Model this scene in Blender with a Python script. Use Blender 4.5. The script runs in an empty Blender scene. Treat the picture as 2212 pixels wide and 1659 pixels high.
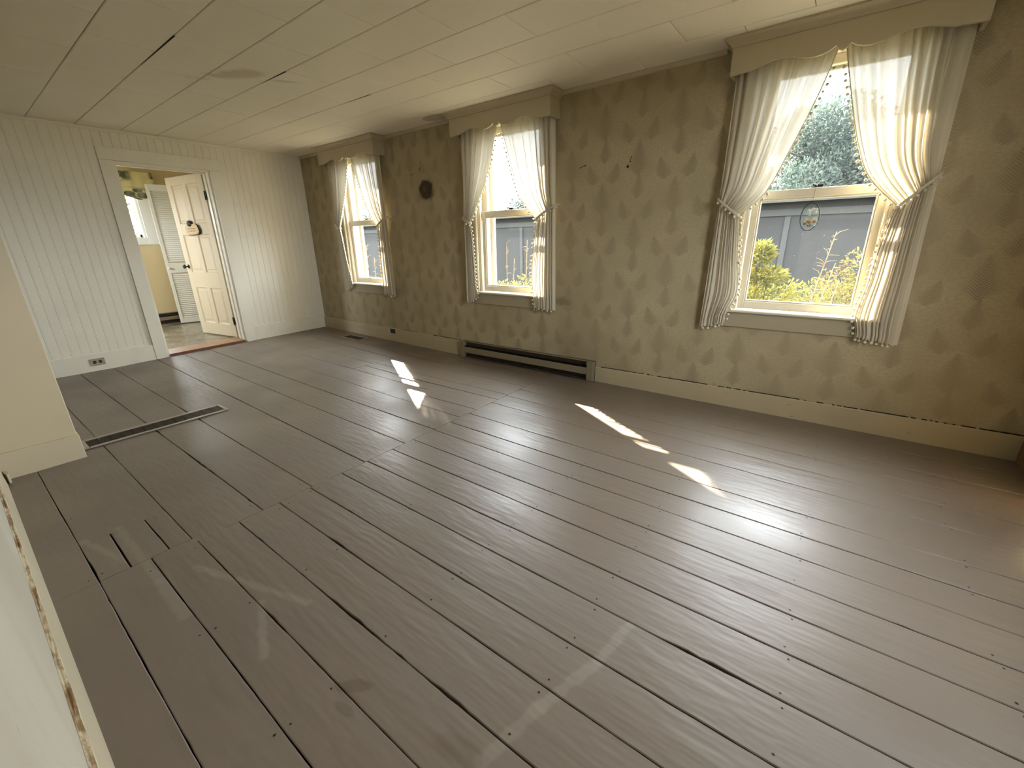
import bpy, bmesh, math, random
from mathutils import Vector, Matrix

random.seed(7)
SC = bpy.context.scene
COL = SC.collection

# ------------------------------------------------------------------ camera
FPX = 908.32
CAM_LOC = (5.9591, -3.3272, 1.1889)
YAW, PITCH, ROLL = math.radians(126.951), math.radians(-18.589), math.radians(-0.9446)
fwd = Vector((math.cos(YAW) * math.cos(PITCH), math.sin(YAW) * math.cos(PITCH), math.sin(PITCH)))
rgt = fwd.cross(Vector((0, 0, 1))).normalized()
upv = rgt.cross(fwd)
r2 = math.cos(ROLL) * rgt + math.sin(ROLL) * upv
u2 = -math.sin(ROLL) * rgt + math.cos(ROLL) * upv
cam_d = bpy.data.cameras.new('camera')
cam_d.sensor_width = 36.0
cam_d.sensor_fit = 'HORIZONTAL'
cam_d.lens = 36.0 * FPX / 2212.0
cam_d.clip_start = 0.01
cam = bpy.data.objects.new('camera', cam_d)
COL.objects.link(cam)
M = Matrix((r2, u2, -fwd)).transposed().to_4x4()
M.translation = Vector(CAM_LOC)
cam.matrix_world = M
SC.camera = cam

# ------------------------------------------------------------------ sky, sun, exposure
SKY = 21.0
SUN_E = 60.0
world = bpy.data.worlds.new('sky')
SC.world = world
world.use_nodes = True
wn = world.node_tree.nodes
wn['Background'].inputs[0].default_value = (0.88, 0.94, 1.0, 1)
wn['Background'].inputs[1].default_value = SKY
sun_d = bpy.data.lights.new('sun', 'SUN')
sun_d.energy = SUN_E
sun_d.angle = math.radians(0.6)
sun_d.color = (1.0, 0.88, 0.70)
sun = bpy.data.objects.new('sun', sun_d)
COL.objects.link(sun)
EL = math.radians(33.0)
sdir = Vector((0.862 * math.cos(EL), -0.507 * math.cos(EL), -math.sin(EL)))
sun.rotation_euler = sdir.to_track_quat('-Z', 'Y').to_euler()
sun.location = (-6, 6, 8)
SC.view_settings.view_transform = 'Standard'
SC.view_settings.look = 'None'
SC.view_settings.gamma = 1.0
SC.view_settings.use_curve_mapping = False
SC.view_settings.exposure = 0.54
SC.cycles.max_bounces = 6
SC.cycles.diffuse_bounces = 4
SC.cycles.glossy_bounces = 3
SC.cycles.use_adaptive_sampling = False
SC.cycles.transparent_max_bounces = 10
SC.cycles.caustics_reflective = False
SC.cycles.caustics_refractive = False
SC.cycles.sample_clamp_indirect = 6.0
SC.cycles.use_denoising = True


def portal(loc, rot, sx, sy):
    d = bpy.data.lights.new('window_portal', 'AREA')
    d.shape = 'RECTANGLE'
    d.size, d.size_y = sx, sy
    d.cycles.is_portal = True
    o = bpy.data.objects.new('window_portal', d)
    COL.objects.link(o)
    o.location, o.rotation_euler = loc, rot
    return o


# ------------------------------------------------------------------ geometry helpers
class MB:
    def __init__(self):
        self.v, self.f, self.s = [], [], []

    def add(self, vs, fs, smooth=False):
        b = len(self.v)
        self.v += [tuple(p) for p in vs]
        for q in fs:
            self.f.append(tuple(b + i for i in q))
            self.s.append(smooth)
        return self

    def box(self, x0, x1, y0, y1, z0, z1, M=None, c=0.0):
        if c > 0:
            return self.cbox(x0, x1, y0, y1, z0, z1, c, M)
        vs = [Vector((x, y, z)) for z in (z0, z1) for y in (y0, y1) for x in (x0, x1)]
        if M is not None:
            vs = [M @ p for p in vs]
        return self.add(vs, [(0, 2, 3, 1), (4, 5, 7, 6), (0, 1, 5, 4), (2, 6, 7, 3), (0, 4, 6, 2), (1, 3, 7, 5)])

    def cbox(self, x0, x1, y0, y1, z0, z1, c, M=None):
        # box with every edge chamfered
        lo, hi = (x0, y0, z0), (x1, y1, z1)
        c = min(c, 0.45 * min(hi[i] - lo[i] for i in range(3)))
        vs, idx = [], {}
        for s in [(a, b, d) for a in (0, 1) for b in (0, 1) for d in (0, 1)]:
            for ax in range(3):
                p = [0, 0, 0]
                for i in range(3):
                    e = hi[i] if s[i] else lo[i]
                    if i != ax:
                        e += -c if s[i] else c
                    p[i] = e
                idx[(s, ax)] = len(vs)
                vs.append(Vector(p))
        fs = []
        ctr = Vector([(lo[i] + hi[i]) / 2 for i in range(3)])

        def face(ids):
            pts = [vs[i] for i in ids]
            m = sum(pts, Vector()) / len(pts)
            n = (pts[1] - pts[0]).cross(pts[2] - pts[1])
            if n.dot(m - ctr) < 0:
                ids = ids[::-1]
            fs.append(tuple(ids))
        for ax in range(3):
            o = [i for i in range(3) if i != ax]
            for sd in (0, 1):
                ring = []
                for a, b in ((0, 0), (1, 0), (1, 1), (0, 1)):
                    s = [0, 0, 0]
                    s[ax], s[o[0]], s[o[1]] = sd, a, b
                    ring.append(idx[(tuple(s), ax)])
                face(ring)
            for a in (0, 1):
                for b in (0, 1):
                    s0, s1 = [0, 0, 0], [0, 0, 0]
                    s0[ax], s1[ax] = 0, 1
                    s0[o[0]] = s1[o[0]] = a
                    s0[o[1]] = s1[o[1]] = b
                    face([idx[(tuple(s0), o[0])], idx[(tuple(s1), o[0])], idx[(tuple(s1), o[1])], idx[(tuple(s0), o[1])]])
        for s in [(a, b, d) for a in (0, 1) for b in (0, 1) for d in (0, 1)]:
            face([idx[(s, 0)], idx[(s, 1)], idx[(s, 2)]])
        if M is not None:
            vs = [M @ p for p in vs]
        return self.add(vs, fs)

    def prism(self, pts, axis, a0, a1, M=None):
        # 2D polygon extruded along axis; pts given in the two other axes in order
        n = len(pts)
        vs = []
        for a in (a0, a1):
            for (p, q) in pts:
                v = [p, q]
                v.insert(axis, a)
                vs.append(Vector(v))
        if M is not None:
            vs = [M @ p for p in vs]
        fs = [tuple(range(n))[::-1], tuple(range(n, 2 * n))]
        fs += [(i, (i + 1) % n, n + (i + 1) % n, n + i) for i in range(n)]
        return self.add(vs, fs)

    def tube(self, pts, r, n=8, cap=True):
        pts = [Vector(p) for p in pts]
        rs = r if isinstance(r, (list, tuple)) else [r] * len(pts)
        vs, fs = [], []
        a = None
        for i, p in enumerate(pts):
            t = (pts[min(i + 1, len(pts) - 1)] - pts[max(i - 1, 0)]).normalized()
            if a is None:
                a = t.cross(Vector((0, 0, 1)) if abs(t.z) < 0.9 else Vector((1, 0, 0))).normalized()
            a = (a - t * a.dot(t)).normalized()
            b = t.cross(a)
            for k in range(n):
                w = 2 * math.pi * k / n
                vs.append(p + (a * math.cos(w) + b * math.sin(w)) * rs[i])
        for i in range(len(pts) - 1):
            for k in range(n):
                fs.append((i * n + k, i * n + (k + 1) % n, (i + 1) * n + (k + 1) % n, (i + 1) * n + k))
        if cap:
            fs.append(tuple(range(n))[::-1])
            fs.append(tuple((len(pts) - 1) * n + k for k in range(n)))
        return self.add(vs, fs, True)

    def sphere(self, c, r, n=8, m=5, sc=(1, 1, 1), jit=0.0):
        c = Vector(c)
        vs = [c + Vector((0, 0, r * sc[2]))]
        for i in range(1, m):
            th = math.pi * i / m
            for k in range(n):
                w = 2 * math.pi * k / n
                q = r * (1 + random.uniform(-jit, jit))
                vs.append(c + Vector((q * sc[0] * math.sin(th) * math.cos(w), q * sc[1] * math.sin(th) * math.sin(w), q * sc[2] * math.cos(th))))
        vs.append(c - Vector((0, 0, r * sc[2])))
        fs = [(0, 1 + k, 1 + (k + 1) % n) for k in range(n)]
        for i in range(m - 2):
            for k in range(n):
                fs.append((1 + i * n + k, 1 + (i + 1) * n + k, 1 + (i + 1) * n + (k + 1) % n, 1 + i * n + (k + 1) % n))
        L = len(vs) - 1
        fs += [(L, L - n + (k + 1) % n, L - n + k) for k in range(n)]
        return self.add(vs, fs, True)

    def lathe(self, prof, M, n=16):
        # prof: (radius, height) along local z
        vs, fs = [], []
        for (r, h) in prof:
            for k in range(n):
                w = 2 * math.pi * k / n
                vs.append(M @ Vector((r * math.cos(w), r * math.sin(w), h)))
        for i in range(len(prof) - 1):
            for k in range(n):
                fs.append((i * n + k, i * n + (k + 1) % n, (i + 1) * n + (k + 1) % n, (i + 1) * n + k))
        fs.append(tuple(range(n))[::-1])
        fs.append(tuple((len(prof) - 1) * n + k for k in range(n)))
        return self.add(vs, fs, True)

    def mesh(self, name, mat):
        me = bpy.data.meshes.new(name)
        me.from_pydata(self.v, [], self.f)
        for p, s in zip(me.polygons, self.s):
            p.use_smooth = s
        if mat is not None:
            me.materials.append(mat)
        me.update()
        return me

    def build(self, name, mat, parent=None, **kw):
        o = bpy.data.objects.new(name, self.mesh(name, mat))
        COL.objects.link(o)
        if parent is not None:
            o.parent = parent
            if tuple(parent.location) != (0, 0, 0):
                o.matrix_parent_inverse = Matrix.Translation(-Vector(parent.location))
        for k, v in kw.items():
            o[k] = v
        return o


def link(name, me, parent=None, loc=(0, 0, 0), rot=None):
    o = bpy.data.objects.new(name, me)
    COL.objects.link(o)
    o.parent = parent
    o.location = loc
    if rot:
        o.rotation_euler = rot
    return o


def empty(name, loc=(0, 0, 0), **kw):
    o = bpy.data.objects.new(name, None)
    o.empty_display_size = 0.05
    COL.objects.link(o)
    o.location = loc
    for k, v in kw.items():
        o[k] = v
    return o


def struct(o, label=None, cat=None):
    o['kind'] = 'structure'
    if label:
        o['label'] = label
    if cat:
        o['category'] = cat
    return o


def tag(o, label, cat, group=None):
    o['label'], o['category'] = label, cat
    if group:
        o['group'] = group
    return o


# ------------------------------------------------------------------ material helpers
class NT:
    def __init__(self, name):
        self.m = bpy.data.materials.new(name)
        self.m.use_nodes = True
        self.t = self.m.node_tree
        self.n = self.t.nodes
        self.bsdf = self.n['Principled BSDF']
        self._pos = None

    def node(self, kind, **kw):
        o = self.n.new(kind)
        for k, v in kw.items():
            setattr(o, k, v)
        return o

    def put(self, sock, v):
        if isinstance(v, bpy.types.NodeSocket):
            self.t.links.new(v, sock)
        elif isinstance(v, (tuple, list)) and sock.type == 'RGBA' and len(v) == 3:
            sock.default_value = (*v, 1)
        else:
            sock.default_value = v

    def math(self, op, a, b=0.0, c=0.0, clamp=False):
        o = self.node('ShaderNodeMath', operation=op, use_clamp=clamp)
        self.put(o.inputs[0], a)
        self.put(o.inputs[1], b)
        if op in ('MULTIPLY_ADD', 'WRAP', 'SMOOTH_MIN', 'SMOOTH_MAX', 'COMPARE'):
            self.put(o.inputs[2], c)
        return o.outputs[0]

    def pos(self):
        if self._pos is None:
            g = self.node('ShaderNodeNewGeometry')
            s = self.node('ShaderNodeSeparateXYZ')
            self.t.links.new(g.outputs['Position'], s.inputs[0])
            self._pos = (g.outputs['Position'], s.outputs[0], s.outputs[1], s.outputs[2])
        return self._pos

    def noise(self, scale, detail=3, rough=0.5, vec=None, stretch=None, dist=0.0):
        o = self.node('ShaderNodeTexNoise')
        v = vec if vec is not None else self.pos()[0]
        if stretch:
            mp = self.node('ShaderNodeMapping')
            self.t.links.new(v, mp.inputs[0])
            mp.inputs['Scale'].default_value = stretch
            v = mp.outputs[0]
        self.t.links.new(v, o.inputs['Vector'])
        o.inputs['Scale'].default_value = scale
        o.inputs['Detail'].default_value = detail
        o.inputs['Roughness'].default_value = rough
        o.inputs['Distortion'].default_value = dist
        return o.outputs[0]

    def ramp(self, v, a, b, lo=0.0, hi=1.0, smooth=True):
        o = self.node('ShaderNodeMapRange')
        o.interpolation_type = 'SMOOTHSTEP' if smooth else 'LINEAR'
        self.put(o.inputs[0], v)
        for i, x in enumerate((a, b, lo, hi)):
            self.put(o.inputs[i + 1], x)
        return o.outputs[0]

    def mix(self, f, a, b, blend='MIX'):
        o = self.node('ShaderNodeMix', data_type='RGBA', blend_type=blend)
        self.put(o.inputs[0], f)
        self.put(o.inputs[6], a)
        self.put(o.inputs[7], b)
        return o.outputs[2]

    def bump(self, h, strength=0.2, dist=0.002):
        o = self.node('ShaderNodeBump')
        self.put(o.inputs['Height'], h)
        o.inputs['Strength'].default_value = strength
        o.inputs['Distance'].default_value = dist
        self.t.links.new(o.outputs[0], self.bsdf.inputs['Normal'])

    def rnd(self):
        return self.node('ShaderNodeObjectInfo').outputs['Random']

    def out(self, color=None, rough=0.5, spec=0.5, metal=0.0):
        if color is not None:
            self.put(self.bsdf.inputs['Base Color'], color)
        self.put(self.bsdf.inputs['Roughness'], rough)
        self.put(self.bsdf.inputs['Specular IOR Level'], spec)
        self.put(self.bsdf.inputs['Metallic'], metal)
        return self.m


def paint(name, col, rough=0.45, dirt=0.25, dirtcol=None, nscale=6.0, bump=0.06, spec=0.4):
    t = NT(name)
    n = t.noise(nscale, 3, 0.65)
    f = t.ramp(n, 0.50, 0.75, 0, dirt)
    dc = dirtcol or tuple(c * 0.6 for c in col)
    c = t.mix(f, col, dc)
    return t.out(c, rough, spec)


def plain(name, col, rough=0.5, spec=0.5, metal=0.0):
    t = NT(name)
    n = t.noise(40, 1)
    return t.out(t.mix(t.ramp(n, 0.35, 0.7), col, tuple(c * 0.8 for c in col)), rough, spec, metal)


CREAM = (0.50, 0.435, 0.305)
WHITE = (0.80, 0.755, 0.635)
M_white = paint('white_board_paint', WHITE, 0.42, 0.14, (0.55, 0.50, 0.40), 2.5)
M_trimw = paint('white_trim_paint', (0.80, 0.76, 0.645), 0.35, 0.15, (0.66, 0.59, 0.47), 4.0)
M_cream = paint('cream_trim_paint', CREAM, 0.38, 0.15, None, 5.0)
M_sash = paint('sash_paint', (0.66, 0.60, 0.47), 0.35, 0.15, None, 7.0)
M_cornice = paint('cornice_paint', (0.46, 0.395, 0.28), 0.45, 0.12, None, 4.0)
M_stub = paint('cream_wall_paint', (0.55, 0.465, 0.315), 0.5, 0.2, (0.47, 0.39, 0.25), 1.6)
M_kit = paint('yellow_wall_paint', (0.60, 0.49, 0.28), 0.6, 0.12, None, 2.0)
M_kwhite = paint('bright_white_paint', (0.80, 0.80, 0.76), 0.45, 0.05, None, 3.0)
M_door = paint('door_paint', (0.66, 0.575, 0.42), 0.4, 0.12, (0.56, 0.47, 0.33), 3.0)
M_louver = paint('louver_paint', (0.76, 0.745, 0.67), 0.45, 0.06, None, 3.0)
M_storm = paint('storm_frame_paint', (0.33, 0.31, 0.265), 0.5, 0.1, None, 6.0)
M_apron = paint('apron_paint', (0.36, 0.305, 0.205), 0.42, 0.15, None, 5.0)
M_dark = plain('dark_void', (0.018, 0.014, 0.010), 0.8, 0.2)
M_black = plain('black_plastic', (0.012, 0.011, 0.010), 0.35)
M_iron = plain('black_iron', (0.02, 0.017, 0.014), 0.45, 0.5, 0.4)
M_heater = paint('heater_enamel', (0.215, 0.172, 0.11), 0.4, 0.2, None, 8.0)
M_plate = plain('outlet_plate', (0.40, 0.36, 0.25), 0.4)
M_grille = plain('brown_grille_metal', (0.045, 0.030, 0.018), 0.5, 0.4, 0.3)
M_gframe = paint('grille_frame_paint', (0.30, 0.255, 0.20), 0.32, 0.3, None, 9.0)
M_regist = plain('register_brown', (0.07, 0.042, 0.026), 0.45, 0.5, 0.3)
M_wood = None
t = NT('threshold_wood')
g = t.noise(9, 6, 0.6, stretch=(1.0, 8.0, 8.0))
M_wood = t.out(t.mix(t.ramp(g, 0.3, 0.7), (0.42, 0.245, 0.135), (0.30, 0.165, 0.085)), 0.35)
t = NT('kitchen_vinyl')
g = t.noise(2.2, 6, 0.62, dist=0.8)
g2 = t.noise(14, 4, 0.6)
c = t.mix(t.ramp(g, 0.35, 0.65), (0.20, 0.17, 0.115), (0.34, 0.30, 0.215))
M_vinyl = t.out(t.mix(t.ramp(g2, 0.4, 0.7, 0, 0.5), c, (0.12, 0.10, 0.07)), 0.25)


# baseboard paint: chips and grime
def base_mat(name, col, grime):
    t = NT(name)
    P, x, y, z = t.pos()
    chips = t.ramp(t.noise(26, 5, 0.65, stretch=(0.35, 0.35, 1.0)), 0.66, 0.70, 0, 0.75)
    c = t.mix(t.ramp(t.noise(3.0, 4), 0.45, 0.75, 0, 0.3), col, tuple(v * 0.68 for v in col))
    c = t.mix(chips, c, grime)
    t.bump(t.noise(120, 3), 0.1, 0.002)
    return t.out(c, 0.45)


M_base_r = base_mat('old_baseboard_paint', (0.42, 0.345, 0.22), (0.20, 0.14, 0.075))
M_base_f = base_mat('white_baseboard_paint', (0.79, 0.745, 0.625), (0.64, 0.57, 0.46))
M_base_s = base_mat('stained_baseboard_paint', (0.54, 0.465, 0.325), (0.36, 0.28, 0.16))


# floor paint ---------------------------------------------------------------
def seg_mask(t, a, b, w, soft, nz):
    # distance to a floor segment, broken up by noise
    P, x, y, z = t.pos()
    ax, ay = a
    bx, by = b
    L = math.hypot(bx - ax, by - ay)
    ux, uy = (bx - ax) / L, (by - ay) / L
    dx = t.math('SUBTRACT', x, ax)
    dy = t.math('SUBTRACT', y, ay)
    s = t.math('ADD', t.math('MULTIPLY', dx, ux), t.math('MULTIPLY', dy, uy))
    s2 = t.math('SUBTRACT', s, t.math('MINIMUM', t.math('MAXIMUM', s, 0.0), L))
    q = t.math('ADD', t.math('MULTIPLY', dx, -uy), t.math('MULTIPLY', dy, ux))
    d = t.math('SQRT', t.math('ADD', t.math('MULTIPLY', s2, s2), t.math('MULTIPLY', q, q)))
    d = t.math('ADD', d, t.math('MULTIPLY', t.math('SUBTRACT', nz, 0.5), soft * 2.0))
    return t.ramp(d, w, w + soft, 1.0, 0.0)


def blob(t, c, rx, ry, ang, nz, amp=0.5, soft=0.35):
    P, x, y, z = t.pos()
    dx = t.math('SUBTRACT', x, c[0])
    dy = t.math('SUBTRACT', y, c[1])
    ca, sa = math.cos(ang), math.sin(ang)
    p = t.math('DIVIDE', t.math('ADD', t.math('MULTIPLY', dx, ca), t.math('MULTIPLY', dy, sa)), rx)
    q = t.math('DIVIDE', t.math('ADD', t.math('MULTIPLY', dx, -sa), t.math('MULTIPLY', dy, ca)), ry)
    d = t.math('SQRT', t.math('ADD', t.math('MULTIPLY', p, p), t.math('MULTIPLY', q, q)))
    d = t.math('ADD', d, t.math('MULTIPLY', t.math('SUBTRACT', nz, 0.5), amp * 2))
    return t.ramp(d, 1.0 - soft, 1.0, 1.0, 0.0)


FLOOR = (0.168, 0.131, 0.100)
SCUFFS = [((5.625, -2.27), (5.598, -2.445), 0.008), ((5.598, -2.445), (5.53, -2.645), 0.010), ((5.53, -2.645), (5.485, -2.84), 0.010),
          ((3.57, -3.237), (3.89, -3.16), 0.004), ((3.573, -3.123), (4.12, -3.116), 0.006), ((4.12, -3.116), (4.39, -3.115), 0.010), ((4.15, -3.005), (4.68, -2.84), 0.005),
          ((4.54, -2.934), (4.77, -3.028), 0.005)]
STAINS = [((5.958, -1.206), 0.028, 0.02, 0, (0.129, 0.0906, 0.0594), 0.9), ((5.927, -1.845), 0.10, 0.045, 0.2, (0.1095, 0.0694, 0.0475), 0.7),
          ((5.068, -2.92), 0.06, 0.024, 0.6, (0.103, 0.0737, 0.0446), 0.6), ((5.105, -2.97), 0.045, 0.014, 0.1, (0.103, 0.0737, 0.0446), 0.5), ((5.42, -2.86), 0.09, 0.035, 0.3, (0.116, 0.0845, 0.0594), 0.45),
          ((1.1, -2.75), 0.35, 0.12, 0.3, (0.1095, 0.0785, 0.0535), 0.5), ((2.1, -2.28), 0.08, 0.03, 0.2, (0.16, 0.115, 0.07), 0.6)]
_fm = {}


def floor_mat(x0, x1, y0, y1):
    """the floor paint, with the scuffs and stains that fall on this plank"""
    sk = tuple(i for i, (a, b, w) in enumerate(SCUFFS) if max(a[0], b[0]) > x0 - 0.03 and min(a[0], b[0]) < x1 + 0.03 and max(a[1], b[1]) > y0 - 0.03 and min(a[1], b[1]) < y1 + 0.03)
    tk = tuple(i for i, q in enumerate(STAINS) if q[0][0] + q[1] > x0 and q[0][0] - q[1] < x1 and q[0][1] + q[1] > y0 and q[0][1] - q[1] < y1)
    key = (sk, tk)
    if key in _fm:
        return _fm[key]
    t = NT('grey_brown_floor_paint')
    nzl = t.noise(1.6, 1, 0.6)
    grain = t.noise(16, 3, 0.7, stretch=(0.16, 1.0, 1.0))
    c = t.mix(t.ramp(nzl, 0.35, 0.7, 0, 0.4), FLOOR, (0.138, 0.105, 0.078))
    c = t.mix(t.ramp(t.rnd(), 0, 1, 0, 0.30), c, (0.176, 0.141, 0.111))
    c = t.mix(t.ramp(grain, 0.52, 0.75, 0, 0.30), c, (0.128, 0.0995, 0.0754))
    if sk or tk:
        nzs = t.noise(22, 2, 0.65)
        for i in sk:
            a, b, w = SCUFFS[i]
            c = t.mix(t.math('MULTIPLY', seg_mask(t, a, b, w, 0.014, nzs), 0.5), c, (0.251, 0.208, 0.169))
        for i in tk:
            cc, rx, ry, an, col, k = STAINS[i]
            c = t.mix(t.math('MULTIPLY', blob(t, cc, rx, ry, an, nzs, 0.45), k), c, col)
    ro = t.ramp(nzl, 0.34, 0.68, 0.37, 0.49)
    t.bump(t.noise(34, 1, 0.6, stretch=(0.22, 1, 1)), 0.34, 0.006)
    _fm[key] = t.out(c, ro, 0.78)
    return _fm[key]


# fern wallpaper ----------------------------------------------------------------
PX, PZ = 0.555, 0.53


def wallpaper(stain=False, grime=False):
    t = NT('fern_wallpaper')
    P, x, y, z = t.pos()

    def frond(ox, oz, hw, hh, lean, period, mirror=0.0):
        u0 = t.math('SUBTRACT', x, ox)
        col = t.math('ROUND', t.math('DIVIDE', u0, PX / 2))
        u = t.math('SUBTRACT', u0, t.math('MULTIPLY', col, PX / 2))
        par = t.math('WRAP', col, 2.0, 0.0)
        v = t.math('WRAP', t.math('MULTIPLY_ADD', par, PZ / 2, t.math('SUBTRACT', z, oz)), PZ / 2, -PZ / 2)
        if mirror:
            u = t.math('SUBTRACT', t.math('ABSOLUTE', u), mirror)
        if lean:
            u = t.math('SUBTRACT', u, t.math('MULTIPLY', v, lean))
        au = t.math('ABSOLUTE', u)
        vn = t.math('DIVIDE', v, hh)                                   # -1 base, +1 tip
        saw = t.math('FRACT', t.math('DIVIDE', t.math('MULTIPLY_ADD', au, -0.9, v), period))
        env = t.math('MULTIPLY', t.math('POWER', t.math('MAXIMUM', t.math('SUBTRACT', 1.0, vn), 0.0), 0.8), t.ramp(vn, -1.1, -0.35, 0.05 * hw, 0.70 * hw))
        rel = t.math('DIVIDE', au, t.math('ADD', env, 0.001))          # 0 on the midrib, 1 at the leaf tips
        body = t.ramp(rel, 0.25, 1.08, 1.0, 0.0)
        gapw = t.ramp(rel, 0.1, 0.9, 0.22, 0.42, False)
        st = t.ramp(t.math('ADD', t.math('ABSOLUTE', t.math('SUBTRACT', saw, 0.5)), gapw), 0.40, 0.72, 1.0, 0.12)
        body = t.math('MULTIPLY', body, t.math('LESS_THAN', t.math('ABSOLUTE', vn), 1.0))
        return t.math('MULTIPLY', body, st)

    fr = frond(4.93, 1.50, 0.115, 0.120, 0.0, 0.0150)
    fr = t.math('MAXIMUM', fr, frond(4.93, 1.678, 0.092, 0.072, 0.27, 0.012, 0.098))
    fr = t.math('MAXIMUM', fr, frond(4.94, 1.31, 0.075, 0.088, 0.05, 0.013))
    nb = t.noise(2.0, 2, 0.65)
    nf = t.noise(55, 1, 0.7, stretch=(1, 1, 1.6))
    c = t.mix(t.ramp(nb, 0.3, 0.7), (0.43, 0.358, 0.228), (0.365, 0.298, 0.184))
    c = t.mix(t.ramp(nf, 0.35, 0.7, 0, 0.42), c, (0.30, 0.246, 0.152))
    c = t.mix(t.math('MULTIPLY', fr, t.ramp(nb, 0.3, 0.62, 0.85, 0.5)), c, (0.235, 0.186, 0.116))

    def spot(cx, cz, rx, rz, nz, amp=0.35, soft=0.3):
        p = t.math('DIVIDE', t.math('SUBTRACT', x, cx), rx)
        q = t.math('DIVIDE', t.math('SUBTRACT', z, cz), rz)
        d = t.math('SQRT', t.math('ADD', t.math('MULTIPLY', p, p), t.math('MULTIPLY', q, q)))
        d = t.math('ADD', d, t.math('MULTIPLY', t.math('SUBTRACT', nz, 0.5), amp * 2))
        return t.ramp(d, 1.0 - soft, 1.0, 1.0, 0.0)

    if stain or grime:
        n9 = t.noise(14, 2)
    if grime:          # brown smudges above the heater and beside the middle curtain
        st = t.math('MULTIPLY', t.ramp(t.math('ABSOLUTE', t.math('SUBTRACT', x, 3.9)), 0.1, 0.95, 1.0, 0.0), t.ramp(z, 0.16, 0.62, 1.0, 0.0))
        c = t.mix(t.math('MULTIPLY', t.math('MULTIPLY', st, t.ramp(nb, 0.3, 0.65)), 0.45), c, (0.20, 0.145, 0.085))
        c = t.mix(t.math('MULTIPLY', spot(4.03, 0.68, 0.10, 0.05, n9, 0.6, 0.6), 0.6), c, (0.19, 0.14, 0.08))
    if stain:          # the dark scorch mark
        c = t.mix(t.math('MULTIPLY', spot(2.375, 1.715, 0.15, 0.13, n9, 0.3, 0.45), 0.75), c, (0.13, 0.085, 0.04))
        c = t.mix(t.math('MULTIPLY', spot(2.375, 1.725, 0.118, 0.105, n9, 0.3, 0.3), 0.92), c, (0.030, 0.017, 0.008))
        for zz in (1.745, 1.722):
            c = t.mix(t.math('MULTIPLY', spot(2.35, zz, 0.03, 0.006, n9, 0.3, 0.4), 0.7), c, (0.16, 0.10, 0.05))
    t.bump(t.noise(55, 0, 0.7), 0.35, 0.003)
    return t.out(c, 0.62, 0.3)


M_paper, M_paper_stain, M_paper_grime = wallpaper(), wallpaper(True), wallpaper(False, True)

# ceiling tile --------------------------------------------------------------------
CEIL = (0.84, 0.80, 0.705)


def ceiling_mat(smudge=False, ring=False):
    t = NT('ceiling_tile_paint')
    n1 = t.noise(1.1, 2, 0.6)
    c = t.mix(t.ramp(n1, 0.35, 0.7, 0, 0.4), CEIL, (0.79, 0.74, 0.63))
    c = t.mix(t.ramp(t.rnd(), 0, 1, 0, 0.2), c, (0.74, 0.68, 0.55))
    if smudge:
        n6 = t.noise(7, 3, 0.65, stretch=(1.0, 0.45, 1))
        for cc, rx, ry, an, k in [((2.45, -1.72), 0.34, 0.10, 0.5, 0.45), ((2.58, -1.45), 0.14, 0.04, 0.9, 0.35)]:
            c = t.mix(t.math('MULTIPLY', blob(t, cc, rx, ry, an, n6, 0.9, 0.7), k), c, (0.33, 0.27, 0.17))
    if ring:           # dark water ring by the middle cornice
        n5 = t.noise(5, 2)
        c = t.mix(t.math('MULTIPLY', blob(t, (2.745, -0.13), 0.18, 0.10, 0.1, n5, 0.08, 0.06), 0.40), c, (0.22, 0.17, 0.10))
        c = t.mix(t.math('MULTIPLY', blob(t, (2.745, -0.13), 0.158, 0.082, 0.1, n5, 0.08, 0.06), 0.30), c, (0.40, 0.33, 0.22))
    return t.out(c, 0.6, 0.3)


M_ceil, M_ceil_smudge, M_ceil_ring = ceiling_mat(), ceiling_mat(True), ceiling_mat(False, True)

# cloth ---------------------------------------------------------------------------
def cloth_mat(name, col, tcol, tfac, transp=0.0):
    t = NT(name)
    d = t.node('ShaderNodeBsdfDiffuse')
    tr = t.node('ShaderNodeBsdfTranslucent')
    t.put(d.inputs[0], col)
    t.put(tr.inputs[0], tcol)
    m = t.node('ShaderNodeMixShader')
    m.inputs[0].default_value = tfac
    t.t.links.new(d.outputs[0], m.inputs[1])
    t.t.links.new(tr.outputs[0], m.inputs[2])
    last = m.outputs[0]
    if transp > 0:
        tp = t.node('ShaderNodeBsdfTransparent')
        m2 = t.node('ShaderNodeMixShader')
        m2.inputs[0].default_value = transp
        t.t.links.new(last, m2.inputs[1])
        t.t.links.new(tp.outputs[0], m2.inputs[2])
        last = m2.outputs[0]
    t.t.links.new(last, t.n['Material Output'].inputs[0])
    t.n.remove(t.bsdf)
    return t.m


M_cloth = cloth_mat('sheer_cream_curtain', (0.67, 0.60, 0.465), (0.50, 0.475, 0.405), 0.245, 0.015)
M_pom = cloth_mat('pom_pom_yarn', (0.74, 0.67, 0.52), (0.5, 0.44, 0.34), 0.15)

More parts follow.
